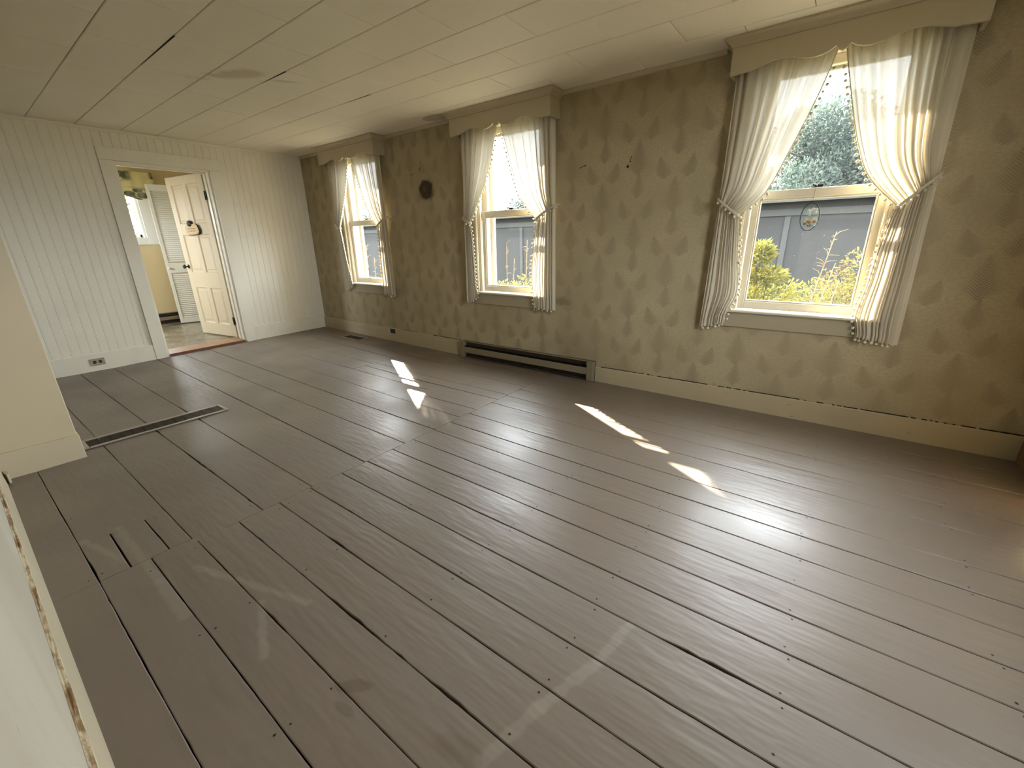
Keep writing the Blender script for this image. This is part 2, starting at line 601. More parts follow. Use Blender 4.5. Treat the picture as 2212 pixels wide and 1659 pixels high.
# glass -----------------------------------------------------------------------------
def glass_mat(name, dust=0.02, tint=(0.97, 0.985, 0.98)):
    t = NT(name)
    tp = t.node('ShaderNodeBsdfTransparent')
    t.put(tp.inputs[0], tint)
    gl = t.node('ShaderNodeBsdfGlossy')
    gl.inputs['Roughness'].default_value = 0.02
    lw = t.node('ShaderNodeLayerWeight')
    lw.inputs[0].default_value = 0.5
    fr_ = t.math('MULTIPLY_ADD', t.math('POWER', lw.outputs['Facing'], 5.0), 0.9, 0.03)
    m = t.node('ShaderNodeMixShader')
    t.put(m.inputs[0], fr_)
    t.t.links.new(tp.outputs[0], m.inputs[1])
    t.t.links.new(gl.outputs[0], m.inputs[2])
    tr = t.node('ShaderNodeBsdfTranslucent')
    t.put(tr.inputs[0], (0.85, 0.9, 0.95))
    m2 = t.node('ShaderNodeMixShader')
    df = t.ramp(t.noise(120, 1, 0.5), 0.71, 0.78, dust, dust + 0.035)
    t.put(m2.inputs[0], df)
    t.t.links.new(m.outputs[0], m2.inputs[1])
    t.t.links.new(tr.outputs[0], m2.inputs[2])
    t.t.links.new(m2.outputs[0], t.n['Material Output'].inputs[0])
    t.n.remove(t.bsdf)
    return t.m


M_glass = glass_mat('dusty_window_glass', 0.004)
M_sglass = glass_mat('suncatcher_glass', 0.003, (0.90, 0.97, 0.96))


def clear_mat(name):
    t = NT(name)
    tp = t.node('ShaderNodeBsdfTransparent')
    t.put(tp.inputs[0], (0.985, 0.99, 0.99))
    t.t.links.new(tp.outputs[0], t.n['Material Output'].inputs[0])
    t.n.remove(t.bsdf)
    return t.m


M_clear = clear_mat('clear_glass')


def pane(x0, x1, y0, y1, z0, z1, parent, axis):
    o = MB().box(x0, x1, y0, y1, z0, z1).build('pane', M_glass, parent)
    o.data.materials.append(M_clear)
    for p in o.data.polygons:
        n = p.normal
        p.material_index = 0 if (n.dot(Vector(axis)) > 0.9) else 1
    return o


def leaf_mat(name, a, b, tf=0.5):
    t = NT(name)
    c = t.mix(t.ramp(t.noise(7, 3), 0.3, 0.7), a, b)
    d = t.node('ShaderNodeBsdfDiffuse')
    tr = t.node('ShaderNodeBsdfTranslucent')
    t.put(d.inputs[0], c)
    t.put(tr.inputs[0], c)
    m = t.node('ShaderNodeMixShader')
    m.inputs[0].default_value = tf
    t.t.links.new(d.outputs[0], m.inputs[1])
    t.t.links.new(tr.outputs[0], m.inputs[2])
    t.t.links.new(m.outputs[0], t.n['Material Output'].inputs[0])
    t.n.remove(t.bsdf)
    return t.m


M_leaf_y = leaf_mat('yellow_green_leaf', (0.115, 0.10, 0.022), (0.075, 0.078, 0.022))
M_leaf_g = leaf_mat('bush_leaf', (0.10, 0.095, 0.03), (0.075, 0.055, 0.025))
M_leaf_t = leaf_mat('dark_tree_leaf', (0.064, 0.078, 0.058), (0.026, 0.040, 0.038), 0.45)
M_straw = leaf_mat('dry_straw', (0.20, 0.155, 0.09), (0.15, 0.11, 0.065), 0.3)
M_bark = plain('bark', (0.05, 0.042, 0.035), 0.9, 0.1)
M_grass = plain('rough_grass_ground', (0.055, 0.052, 0.025), 0.95, 0.1)
t = NT('grey_shed_boards')
P, x, y, z = t.pos()
bd = t.noise(1.0, 2, 0.5, stretch=(0.9, 1, 0.02))
M_shed = t.out(t.mix(t.ramp(bd, 0.3, 0.7), (0.0105, 0.0102, 0.0092), (0.0140, 0.0136, 0.0122)), 0.8, 0.2)
M_shedtrim = plain('grey_shed_trim', (0.0205, 0.0200, 0.0180), 0.7, 0.2)
M_roof = plain('shed_roof', (0.03, 0.03, 0.03), 0.9, 0.2)


# ================================================================== THE SETTING
H = 2.30
XR = 6.965          # right-hand end wall
YL = -3.402         # near left wall
YLB = -3.375        # face of its baseboard at the floor


def fz(x, y):       # old floor rises a little towards the far corner
    a = max(0.0, 1 - x / 3.0)
    b = min(1.0, max(0.0, (y + 2.4) / 2.4))
    return 0.050 * a * b ** 0.8


# ---- floor: planks
floor_o = struct(MB().box(-0.02, XR + 0.1, YL - 0.05, 0.05, -0.09, -0.026).build('floor', M_dark), 'painted wide plank floor of the empty room', 'floor')


def lerp(a, b, s):
    return a + (b - a) * s


CHIPS = [(-2.78, 4.72, 5.02, 0.007), (-2.78, 5.2, 5.45, 0.006), (-2.255, 5.72, 5.98, 0.008), (-2.60, 4.40, 4.58, 0.006), (-2.435, 1.95, 2.55, 0.006), (-2.69, 2.9, 3.5, 0.005), (-2.935, 4.55, 4.75, 0.006), (-3.255, 3.72, 3.93, 0.003), (-2.69, 2.3, 2.6, 0.004)]


def chip(X, Y):
    d = 0.0
    for (cy, a, b, dep) in CHIPS:
        if abs(Y - cy) < 0.022 and a < X < b:
            d = max(d, dep * math.sin(math.pi * (X - a) / (b - a)) * random.uniform(0.2, 1.0))
    return d


def plank(x0, x1, lo, hi, gap=0.0032, xg=0.0012):
    """lo, hi = (y at x0, y at x1) of the two long edges"""
    mb = MB()
    n = max(2, int((x1 - x0) / 0.035))
    prof = []
    ph = random.uniform(0, 100)
    dz = random.uniform(-0.0008, 0.0008)
    g0, g1 = gap / 2 * random.uniform(0.8, 1.25), gap / 2 * random.uniform(0.8, 1.25)
    for i in range(n + 1):
        s = i / n
        X = lerp(x0 + xg, x1 - xg, s)
        a = lerp(lo[0], lo[1], s) + g0 + 0.0006 * math.sin(X * 9 + ph) + random.uniform(-0.0005, 0.0005)
        b = lerp(hi[0], hi[1], s) - g1 + 0.0006 * math.sin(X * 7 + ph * 2) + random.uniform(-0.0005, 0.0005)
        if random.random() < 0.012:
            a += random.uniform(0.001, 0.004)
        if random.random() < 0.012:
            b -= random.uniform(0.001, 0.004)
        a += chip(X, a)
        b -= chip(X, b) * 0.4
        cup = 0.0012
        row = []
        for Y, zz in ((a, -0.024), (a, -0.0025), (a + 0.0025, 0.0), ((a + b) / 2, cup), (b - 0.0025, 0.0), (b, -0.0025), (b, -0.024)):
            row.append((X, Y, fz(X, Y) + zz + dz))
        prof.append(row)
    vs = [p for r in prof for p in r]
    k = 7
    fs = []
    for i in range(n):
        for j in range(k - 1):
            fs.append((i * k + j, (i + 1) * k + j, (i + 1) * k + j + 1, i * k + j + 1))
    fs.append(tuple(range(k)))
    fs.append(tuple(n * k + j for j in range(k))[::-1])
    mb.add(vs, fs)
    return mb.build('plank', floor_mat(x0, x1, min(lo), max(hi)), floor_o)


XA = 3.965
seamsA = [(-3.42, -3.42), (-3.275, -3.252), (-2.956, -2.954), (-2.690, -2.676), (-2.434, -2.431), (-2.058, -2.112), (-1.811, -1.819), (-1.553, -1.567), (-1.288, -1.315)]
seamsB = [(-3.252, -3.248), (-3.096, -3.086), (-2.945, -2.935), (-2.784, -2.772), (-2.602, -2.596), (-2.441, -2.436), (-2.263, -2.249), (-2.098, -2.080), (-1.918, -1.918),
          (-1.754, -1.760), (-1.572, -1.595), (-1.417, -1.436), (-1.222, -1.270), (-0.957, -1.004), (-0.765, -0.803), (-0.578, -0.622), (-0.385, -0.472), (-0.165, -0.240), (0.012, 0.012)]


def at(s, x, x0=0.0, x1=XA):
    return lerp(s[0], s[1], (x - x0) / (x1 - x0))


XJ, XP = 3.975, 3.94
for i in range(len(seamsA) - 1):
    lo, hi = seamsA[i], seamsA[i + 1]
    if i == 1:                       # patched board: long piece, then three short pieces
        plank(0, 3.60, (at(lo, 0), at(lo, 3.6)), (at(hi, 0), at(hi, 3.6)))
        plank(3.60, XP, (at(lo, 3.6), at(lo, XP)), (-3.157, -3.158), 0.006)
        plank(3.60, XP, (-3.157, -3.158), (-3.035, -3.033), 0.006)
        plank(3.60, XP, (-3.035, -3.033), (at(hi, 3.6), at(hi, XP)))
    elif i == 0:
        plank(0, XP, lo, hi)
    else:
        plank(0, XJ, lo, hi)
# far area by the windows, x < 2.23
s1 = [(-1.288, -1.304), (-1.055, -1.034), (-0.775, -0.800), (-0.480, -0.535), (-0.300, -0.358), (-0.110, -0.140), (0.012, 0.012)]
ends1 = [3.317, 3.317, 2.235, 2.235, 2.90, 2.95]
for i in range(6):
    f = ends1[i] / 2.235
    lo = (s1[i][0], lerp(s1[i][0], s1[i][1], f))
    hi = (s1[i + 1][0], lerp(s1[i + 1][0], s1[i + 1][1], f))
    if i == 0:
        lo, hi = (-1.288, -1.311), (-1.055, -1.025)
    if i == 1:
        plank(0, 2.235, s1[1], s1[2])
        continue
    plank(0, ends1[i], lo, hi)
# middle patch
plank(3.317, XJ, (-1.311, -1.315), (-1.150, -1.137))
plank(2.235, 3.317, (-1.034, -1.025), (-0.893, -0.890))
plank(3.317, XJ, (-1.150, -1.137), (-0.893, -0.878))
plank(2.235, XJ, (-0.893, -0.878), (-0.765, -0.744))
plank(2.235, 3.52, (-0.765, -0.750), (-0.535, -0.495))
plank(3.52, XJ, (-0.750, -0.744), (-0.495, -0.50))
plank(2.235, 2.90, (-0.535, -0.52), (-0.375, -0.375))
plank(2.90, 3.52, (-0.52, -0.495), (-0.375, -0.30))
plank(3.52, XJ, (-0.495, -0.50), (-0.30, -0.30))
plank(2.90, XJ, (-0.375, -0.30), (-0.15, -0.16))
plank(2.95, XJ, (-0.15, -0.16), (0.012, 0.012))
# near area
plank(XP, XR, (-3.42, -3.42), (-3.252, -3.248))
for i in range(len(seamsB) - 1):
    plank(XP if i < 2 else XJ, XR, seamsB[i], seamsB[i + 1])
# nail heads
mb = MB()
rows = [(4.02, seamsB), (4.52, seamsB), (5.015, seamsB), (5.50, seamsB), (6.05, seamsB), (6.55, seamsB), (3.90, seamsA), (3.3, seamsA), (2.75, seamsA), (2.1, seamsA), (1.5, seamsA)]
for X, S in rows:
    for s in S[1:-1]:
        L = (X - XA) / (XR - XA) if S is seamsB else X / XA
        yy = lerp(s[0], s[1], L)
        for d in (-0.021, 0.021):
            if random.random() < 0.85:
                x, y = X + random.uniform(-0.012, 0.012), yy + d + random.uniform(-0.004, 0.004)
                r = random.uniform(0.003, 0.0042)
                zz = fz(x, y) + 0.0009
                pts = [(x + r * math.cos(k * math.pi / 4), y + r * math.sin(k * math.pi / 4), zz) for k in range(8)]
                mb.add(pts, [tuple(range(8))])
mb.build('nail_head', M_iron, floor_o, kind='stuff')

# ---- window wall (wall_right) with three openings
CX = [1.225, 3.44, 5.78]
OW, OZ0, OZ1, TH = 0.37, 0.70, 2.19, 0.22
mb = MB()
xs = [-0.15]
for c in CX:
    xs += [c - OW, c + OW]
xs.append(XR + 0.15)
for i in range(len(xs) - 1):
    if i % 2 == 0:
        mb.box(xs[i], xs[i + 1], 0, TH, -0.12, H + 0.1)
    else:
        mb.box(xs[i], xs[i + 1], 0, TH, -0.12, OZ0)
        mb.box(xs[i], xs[i + 1], 0, TH, OZ1, H + 0.1)
wr = mb.build('wall_right', M_paper)
wr.data.materials.append(M_paper_stain)
wr.data.materials.append(M_paper_grime)
for p in wr.data.polygons:
    p.material_index = 1 if 1.5 < p.center.x < 3.08 else 2 if 3.06 < p.center.x < 5.42 else 0
struct(wr, 'fern patterned papered wall with three windows', 'wall')
# house wall below floor outside
# crown strips
mb = MB()
segs = []
x0 = 0.0
for c in CX:
    segs.append((x0, c - 0.60))
    x0 = c + 0.56
segs.append((x0, XR))
for a, b in segs:
    mb.prism([(0.0, H), (-0.030, H), (-0.030, H - 0.006), (-0.014, H - 0.024), (0.0, H - 0.027)], 0, a, b)
struct(mb.build('trim_1', M_cornice), 'thin crown strip along the papered wall', 'trim')

# baseboard under the windows, broken by the heater
bb = struct(empty('baseboard_right'), 'worn cream baseboard below the papered wall', 'baseboard')


def bb_piece(x0, x1, h0, h1):
    mb = MB()
    n = max(2, int((x1 - x0) / 0.15))
    vs, fs = [], []
    for i in range(n + 1):
        X = lerp(x0, x1, i / n)
        f = fz(X, -0.01)
        top = lerp(h0, h1, i / n)
        for Y, Z in ((0.0, f - 0.02), (-0.022, f - 0.02), (-0.022, top - 0.006), (-0.018, top), (0.0, top)):
            vs.append((X, Y, Z))
    for i in range(n):
        for j in range(4):
            fs.append((i * 5 + j, i * 5 + j + 1, (i + 1) * 5 + j + 1, (i + 1) * 5 + j))
    fs.append((0, 1, 2, 3, 4))
    fs.append(tuple(n * 5 + j for j in range(5))[::-1])
    mb.add(vs, fs)
    return mb.build('board', M_base_r, bb)


bb_piece(0.025, 2.33, 0.200, 0.182)
bb_piece(2.333, 2.80, 0.180, 0.176)
bb_piece(4.40, XR, 0.135, 0.148)

mb = MB()
for (a, b, h0, h1) in ((1.75, 2.78, 0.186, 0.177), (4.45, 6.95, 0.1355, 0.1485)):
    n = int((b - a) / 0.012)
    for i in range(n):
        w = max(0.0, 0.0008 + 0.0007 * math.sin(i * 0.13) + random.gauss(0.0, 0.0005)) + (0.003 * random.random() if random.random() < 0.05 else 0)
        if w > 0.0003:
            X0, X1 = lerp(a, b, i / n), lerp(a, b, (i + 1.02) / n)
            za = lerp(h0, h1, i / n) + 0.0003
            mb.add([(X0, -0.0185, za - w * 0.3), (X1, -0.0185, za - w * 0.3), (X1, -0.0012, za + 0.0004 + w * 0.6), (X0, -0.0012, za + 0.0004 + w * 0.6)], [(0, 1, 2, 3)])
mb.build('crack', M_dark, bb, label='ragged dark crack above the board')

# ---- door wall (wall_far): backing plus tongue-and-groove boards
DY0, DY1, DZ = -1.945, -1.108, 2.022
mb = MB()
mb.box(-0.15, 0, -3.7, DY0, -0.12, H + 0.1).box(-0.15, 0, DY1, 0.0, -0.12, H + 0.1).box(-0.15, 0, DY0, DY1, DZ, H + 0.1)
wf = struct(mb.build('wall_far', M_white), 'white beadboard end wall with doorway', 'wall')


def bead_mesh(w, h):
    pr = [(0.0, 0.0005), (0.0, 0.0098), (0.003, 0.012), (0.006, 0.012), (0.0078, 0.0106), (0.0095, 0.012), (w / 2, 0.012), (w - 0.003, 0.012), (w, 0.0098), (w, 0.0005)]
    m = MB()
    n = len(pr)
    vs = [(x, y, 0) for (y, x) in pr] + [(x, y, h) for (y, x) in pr]
    m.add(vs, [(i, i + 1, n + i + 1, n + i) for i in range(n - 1)] + [tuple(range(n))[::-1], tuple(range(n, 2 * n))])
    return m.mesh('board', M_white)


PW = 1.0 / 14
me = bead_mesh(PW - 0.0006, H - 0.17)
for k in range(14):
    link('board', me, wf, (0, -1.0 + k * PW, 0.17))
for k in range(19):
    link('board', me, wf, (0, -2.057 - (k + 1) * PW, 0.17))
me2 = bead_mesh(1.057 / 15 - 0.0012, H - 2.10)
for k in range(15):
    link('board', me2, wf, (0, -2.057 + k * 1.057 / 15, 2.10))

# crown strip of the door wall
mb = MB()
mb.prism([(0.012, H), (0.030, H), (0.030, H - 0.008), (0.018, H - 0.024), (0.012, H - 0.026)], 1, -3.5, 0.0)
struct(mb.build('trim_2', M_white), 'thin white strip where beadboard meets ceiling', 'trim')

# baseboards of the door wall
bf = struct(empty('baseboard_far'), 'tall white baseboard below the beadboard', 'baseboard')
for (a, b) in ((-3.5, -2.057), (-1.0, 0.0)):
    mb = MB()
    n = 8
    vs, fs = [], []
    for i in range(n + 1):
        Y = lerp(a, b, i / n)
        f = fz(0.02, Y)
        top = 0.178 if b < -1.5 else 0.214
        for X, Z in ((0.0, f - 0.02), (0.028, f - 0.02), (0.028, top - 0.003), (0.025, top), (0.0, top)):
            vs.append((X, Y, Z))
    for i in range(n):
        for j in range(4):
            fs.append((i * 5 + j, (i + 1) * 5 + j, (i + 1) * 5 + j + 1, i * 5 + j + 1))
    fs += [(0, 1, 2, 3, 4), tuple(n * 5 + j for j in range(5))[::-1]]
    mb.add(vs, fs)
    mb.build('board', M_base_f, bf)

# door casing, jambs
cs = struct(empty('trim_3'), 'white painted casing around the doorway', 'door casing')
MB().cbox(0.0, 0.034, -2.057, DY0, fz(0, DY0) - 0.02, 2.022, 0.002).build('casing_board', M_trimw, cs)
MB().cbox(0.0, 0.034, DY1, -1.0, fz(0, DY1) - 0.02, 2.022, 0.002).build('casing_board', M_trimw, cs)
MB().cbox(0.0, 0.034, -2.057, -1.0, 2.0235, 2.137, 0.002).build('casing_board', M_trimw, cs)
MB().cbox(-0.165, 0.0, DY0 - 0.0, DY0 + 0.018, 0.0, DZ, 0.001).build('jamb', M_trimw, cs)
MB().cbox(-0.165, 0.0, DY1 - 0.018, DY1, 0.0, DZ, 0.001).build('jamb', M_trimw, cs)
MB().cbox(-0.165, 0.0, DY0 + 0.018, DY1 - 0.018, DZ - 0.018, DZ, 0.001).build('jamb', M_trimw, cs)
MB().cbox(-0.12, -0.07, DY0 + 0.018, DY0 + 0.03, 0.05, DZ - 0.018, 0.001).build('stop', M_trimw, cs)
MB().cbox(-0.12, -0.07, DY1 - 0.03, DY1 - 0.018, 0.05, DZ - 0.018, 0.001).build('stop', M_trimw, cs)
MB().cbox(-0.12, -0.07, DY0 + 0.03, DY1 - 0.03, DZ - 0.03, DZ - 0.018, 0.001).build('stop', M_trimw, cs)
# wooden threshold
th_ = struct(empty('trim_4'), 'orange-brown wooden threshold of the doorway', 'threshold')
M_nose = plain('dark_red_brown_wood', (0.15, 0.055, 0.028), 0.45)
for nme, pf, mt in (('nosing', [(0.030, 0.0), (0.030, 0.020), (0.020, 0.029), (0.019, 0.029), (0.019, 0.0)], M_nose), ('tread', [(0.0188, 0.0), (0.0188, 0.0292), (-0.20, 0.046), (-0.20, 0.0)], M_wood)):
    o = MB().prism(pf, 1, DY0 + 0.019, DY1 - 0.019).build(nme, mt, th_)
    for v in o.data.vertices:
        v.co.z += fz(0, v.co.y) - 0.002

# ---- end wall behind the camera's right shoulder, with an unseen window added for its light
mb = MB()
WY0, WY1, WZ0, WZ1 = -2.22, -1.38, 0.75, 2.10
mb.box(XR, XR + 0.15, -3.7, WY0, -0.12, H + 0.1).box(XR, XR + 0.15, WY1, 0.0, -0.12, H + 0.1)
mb.box(XR, XR + 0.15, WY0, WY1, -0.12, WZ0).box(XR, XR + 0.15, WY0, WY1, WZ1, H + 0.1)
struct(mb.build('wall_back', M_stub), 'cream end wall at the right edge', 'wall')
mb = MB()
mb.cbox(XR - 0.024, XR, YLB + 0.0, -0.0225, -0.02, 0.148, 0.003)
struct(mb.build('baseboard_back', plain('brown_stained_wood', (0.20, 0.115, 0.055), 0.45)), 'brown baseboard end in the dark corner at right edge', 'baseboard')

# ---- near left wall and its dirty baseboard
mb = MB()
mb.box(1.2, XR + 0.15, YL - 0.15, YL, -0.12, H + 0.1)
t = NT('stained_white_wall')
P, x, y, z = t.pos()
s_ = t.noise(3.0, 5, 0.6, stretch=(1.2, 1, 0.35))
c = t.mix(t.ramp(s_, 0.42, 0.72, 0, 0.5), (0.55, 0.505, 0.40), (0.45, 0.37, 0.25))
c = t.mix(t.ramp(t.noise(30, 4), 0.67, 0.72, 0, 0.5), c, (0.36, 0.26, 0.15))
M_lwall = t.out(c, 0.5)
struct(mb.build('wall_left', M_lwall), 'stained off-white wall along the left edge', 'wall')
t = NT('brown_dirt_ledge')
nn = t.noise(18, 6, 0.7, stretch=(0.4, 1, 1))
c = t.mix(t.ramp(nn, 0.40, 0.62), (0.55, 0.46, 0.31), (0.20, 0.115, 0.045))
t.bump(t.noise(70, 4), 0.6, 0.006)
M_ledge = t.out(c, 0.75, 0.2)
bl = struct(empty('baseboard_left'), 'off-white baseboard with brown dirty top ledge', 'baseboard')
mb, mb2 = MB(), MB()
n = 70
va, fa, vb, fb = [], [], [], []
for i in range(n + 1):
    X = lerp(2.525, XR - 0.03, i / n)
    w = random.uniform(-0.0012, 0.0012)
    for Y, Z in ((YL, -0.02), (YLB, -0.02), (YLB - 0.001, 0.03), (-3.389, 0.147), (-3.3905 + w, 0.151)):
        va.append((X, Y, Z))
    for Y, Z in ((-3.3905 + w, 0.151), (-3.394, 0.152 + random.uniform(-0.001, 0.002)), (-3.398, 0.153 + random.uniform(-0.002, 0.002)), (YL + 0.0005, 0.155 + random.uniform(0, 0.004))):
        vb.append((X, Y, Z))
for i in range(n):
    for j in range(4):
        fa.append((i * 5 + j, (i + 1) * 5 + j, (i + 1) * 5 + j + 1, i * 5 + j + 1))
    for j in range(3):
        fb.append((i * 4 + j, (i + 1) * 4 + j, (i + 1) * 4 + j + 1, i * 4 + j + 1))
mb.add(va, fa).build('board', M_base_s, bl)
mb2.add(vb, fb).build('dirt_ledge', M_ledge, bl, label='brown crumbling dirt along the ledge')
# pale splinter of trim standing at the inner corner
mb = MB()
mb.prism([(2.527, -3.374), (2.56, -3.374), (2.60, -3.366), (2.58, -3.358), (2.527, -3.362)], 2, 0.0, 0.055)
mb.build('splinter', M_base_s, bl)

# ---- projecting cream wall
SX, SY = 2.505, -3.056
mb = MB()
mb.cbox(1.15, SX, YL - 0.1, SY, -0.12, H + 0.05, 0.004)
struct(mb.build('wall_projection', M_stub), 'cream wall jutting into the room at left', 'wall')
mb = MB()
mb.cbox(1.20, SX + 0.020, YL + 0.001, SY + 0.006, -0.02, 0.148, 0.003)
struct(mb.build('baseboard_projection', M_base_s), 'stained baseboard of the projecting cream wall', 'baseboard')
# rest of the left wall behind it
struct(MB().box(-0.15, 1.2, -3.7, -3.5, -0.12, H + 0.1).build('wall_left_far', M_white), 'hidden white side wall behind the projection', 'wall')

# ---- ceiling tiles
ceil_o = struct(MB().box(-0.15, XR + 0.15, -3.75, TH, H + 0.012, H + 0.08).build('ceiling', M_dark), 'ceiling of staggered painted tiles', 'ceiling')
rowsY = [(-3.76, -3.79), (-3.10, -3.13), (-2.785, -2.81), (-2.467, -2.50), (-2.154, -2.182), (-1.825, -1.858), (-1.538, -1.543), (-1.226, -1.211), (-0.917, -0.900), (-0.632, -0.605), (-0.30, -0.285), (0.012, 0.012)]
TL = 0.6345
offs = [0.2, 0.55, 0.25, 0.57, 0.25, 0.57, 4.04 - 6 * TL, 4.355 - 6 * TL, 4.045 - 6 * TL, 4.37 - 6 * TL, 4.045 - 6 * TL]
for r in range(len(rowsY) - 1):
    lo, hi = rowsY[r], rowsY[r + 1]
    if r == 0:
        lo = (hi[0] - 0.6, hi[1] - 0.6)
    x = offs[r] - TL
    while x < XR:
        a, b = max(x, 0.0), min(x + TL, XR)
        if b - a > 0.02:
            g, gy = 0.0014, 0.0024
            mb = MB()
            dz0 = random.uniform(0, 0.0012)
            ya0, ya1 = lerp(lo[0], lo[1], a / 4) + gy, lerp(lo[0], lo[1], b / 4) + gy
            yb0, yb1 = lerp(hi[0], hi[1], a / 4) - gy, lerp(hi[0], hi[1], b / 4) - gy
            if r == len(rowsY) - 2:
                yb0 = yb1 = 0.012
            e = 0.004
            z0 = H + dz0
            vs = [(a + g, ya0, H + 0.011), (b - g, ya1, H + 0.011), (b - g, yb1, H + 0.011), (a + g, yb0, H + 0.011),
                  (a + g, ya0, z0 + 0.0025), (b - g, ya1, z0 + 0.0025), (b - g, yb1, z0 + 0.0025), (a + g, yb0, z0 + 0.0025),
                  (a + g + e / 2, ya0 + e, z0), (b - g - e / 2, ya1 + e, z0), (b - g - e / 2, yb1 - e, z0), (a + g + e / 2, yb0 - e, z0)]
            fs = [(11, 10, 9, 8)]
            for i in range(4):
                j = (i + 1) % 4
                fs += [(i, 4 + i, 4 + j, j), (4 + i, 8 + i, 8 + j, 4 + j)]
            mb.add(vs, [f[::-1] for f in fs])
            mt = M_ceil
            if b > 1.9 and a < 3.1 and min(ya0, ya1) < -1.3 and max(yb0, yb1) > -2.2:
                mt = M_ceil_smudge
            elif b > 2.5 and a < 3.0 and max(yb0, yb1) > -0.4:
                mt = M_ceil_ring
            mb.build('tile', mt, ceil_o)
        x += TL


# places where a tile edge has sagged away and left a dark gap
for (xa, xb, row, w) in ((2.16, 2.80, 4, 0.0055), (2.42, 2.76, 6, 0.006), (2.45, 2.80, 8, 0.005)):
    lo_ = rowsY[row]
    pts = []
    for k in range(9):
        X = lerp(xa, xb, k / 8)
        pts.append((X, lerp(lo_[0], lo_[1], X / 4), w * (0.15 + 0.85 * k / 8)))
    vs = [(X, Y - q, H - 0.0004) for X, Y, q in pts] + [(X, Y + q, H - 0.0004) for X, Y, q in pts]
    MB().add(vs, [(k, k + 1, 10 + k, 9 + k) for k in range(8)]).build('gap', M_dark, ceil_o)


# ---- windows
def rect_frame(mb, cx, w_out, w_in, z0, z1, top, bot, y0, y1, c=0.003):
    mb.cbox(cx - w_out, cx - w_in, y0, y1, z0, z1, c)
    mb.cbox(cx + w_in, cx + w_out, y0, y1, z0, z1, c)
    mb.cbox(cx - w_in, cx + w_in, y0, y1, z0, z0 + bot, c)
    mb.cbox(cx - w_in, cx + w_in, y0, y1, z1 - top, z1, c)


def window(n, cx):
    w = struct(empty('window_%d' % n, (cx, 0, OZ0)), ['far double-hung window in the papered wall', 'middle double-hung window in the papered wall', 'nearest double-hung window in the papered wall'][n - 1], 'window')
    for s in (-1, 1):
        a, b = sorted((cx + s * OW, cx + s * 0.44))
        m = MB()
        m.cbox(a, b, -0.020, 0.0, 0.722, 2.27, 0.003)
        q = cx + s * (OW + 0.006)
        m.cbox(min(q, q + s * 0.010), max(q, q + s * 0.010), -0.024, -0.018, 0.722, 2.18, 0.002)
        m.build('casing', M_cream, w)
        a, b = sorted((cx + s * (OW - 0.012), cx + s * OW))
        MB().cbox(a, b, 0.0, 0.20, OZ0, OZ1, 0.001).build('jamb', M_sash, w)
        a, b = sorted((cx + s * (OW - 0.028), cx + s * (OW - 0.012)))
        MB().cbox(a, b, 0.004, 0.026, 0.725, OZ1, 0.003).build('stop', M_sash, w)
    MB().cbox(cx - 0.44, cx + 0.44, -0.020, 0.0, OZ1, 2.27, 0.003).build('head_casing', M_cream, w)
    MB().cbox(cx - OW, cx + OW, 0.0, 0.2, OZ1 - 0.015, OZ1, 0.001).build('head_jamb', M_sash, w)
    MB().cbox(cx - 0.455, cx + 0.455, -0.048, 0.028, 0.702, 0.7235, 0.006).build('stool', M_sash, w)
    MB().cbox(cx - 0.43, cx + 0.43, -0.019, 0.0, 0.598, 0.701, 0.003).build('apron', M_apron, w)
    MB().prism([(0.0285, OZ0 + 0.001), (0.0285, 0.722), (0.235, 0.702), (0.235, OZ0 + 0.001)], 0, cx - OW + 0.012, cx + OW - 0.012).build('sill', M_sash, w)
    # lower sash
    so = 0.341
    m = MB()
    rect_frame(m, cx, so, 0.300, 0.7245, 1.478, 0.052, 0.052, 0.030, 0.064)
    sash = m.build('lower_sash', M_sash, w)
    m = MB()      # glazing bead
    rect_frame(m, cx, 0.3005, 0.290, 0.776, 1.427, 0.0105, 0.0105, 0.036, 0.056, 0.003)
    m.build('glazing_bead', M_sash, sash)
    pane(cx - 0.2915, cx + 0.2915, 0.045, 0.048, 0.785, 1.418, sash, (0, -1, 0))
    # upper sash
    m = MB()
    rect_frame(m, cx, 0.3575, 0.300, 1.432, OZ1 - 0.016, 0.05, 0.046, 0.068, 0.102)
    sash2 = m.build('upper_sash', M_sash, w)
    pane(cx - 0.302, cx + 0.302, 0.084, 0.087, 1.476, OZ1 - 0.064, sash2, (0, -1, 0))
    # latch on the meeting rail
    m = MB()
    m.cbox(cx - 0.026, cx + 0.026, 0.038, 0.066, 1.4785, 1.484, 0.001)
    m.cbox(cx - 0.018, cx + 0.030, 0.044, 0.060, 1.4845, 1.498, 0.003)
    m.tube([(cx + 0.0, 0.05, 1.491), (cx - 0.03, 0.036, 1.493)], 0.005, 6)
    m.build('latch', M_iron, w, label='dark metal sash latch')
    # storm window outside
    m = MB()
    rect_frame(m, cx, 0.357, 0.315, 0.712, OZ1 - 0.016, 0.045, 0.035, 0.180, 0.212, 0.002)
    m.cbox(cx - 0.315, cx + 0.315, 0.185, 0.208, 1.440, 1.478, 0.002)
    m.build('storm_frame', M_storm, w)
    portal((cx, 0.02, (OZ0 + OZ1) / 2), (math.radians(-90), 0, 0), 0.74, OZ1 - OZ0)
    return w


for i, c in enumerate(CX):
    window(i + 1, c)

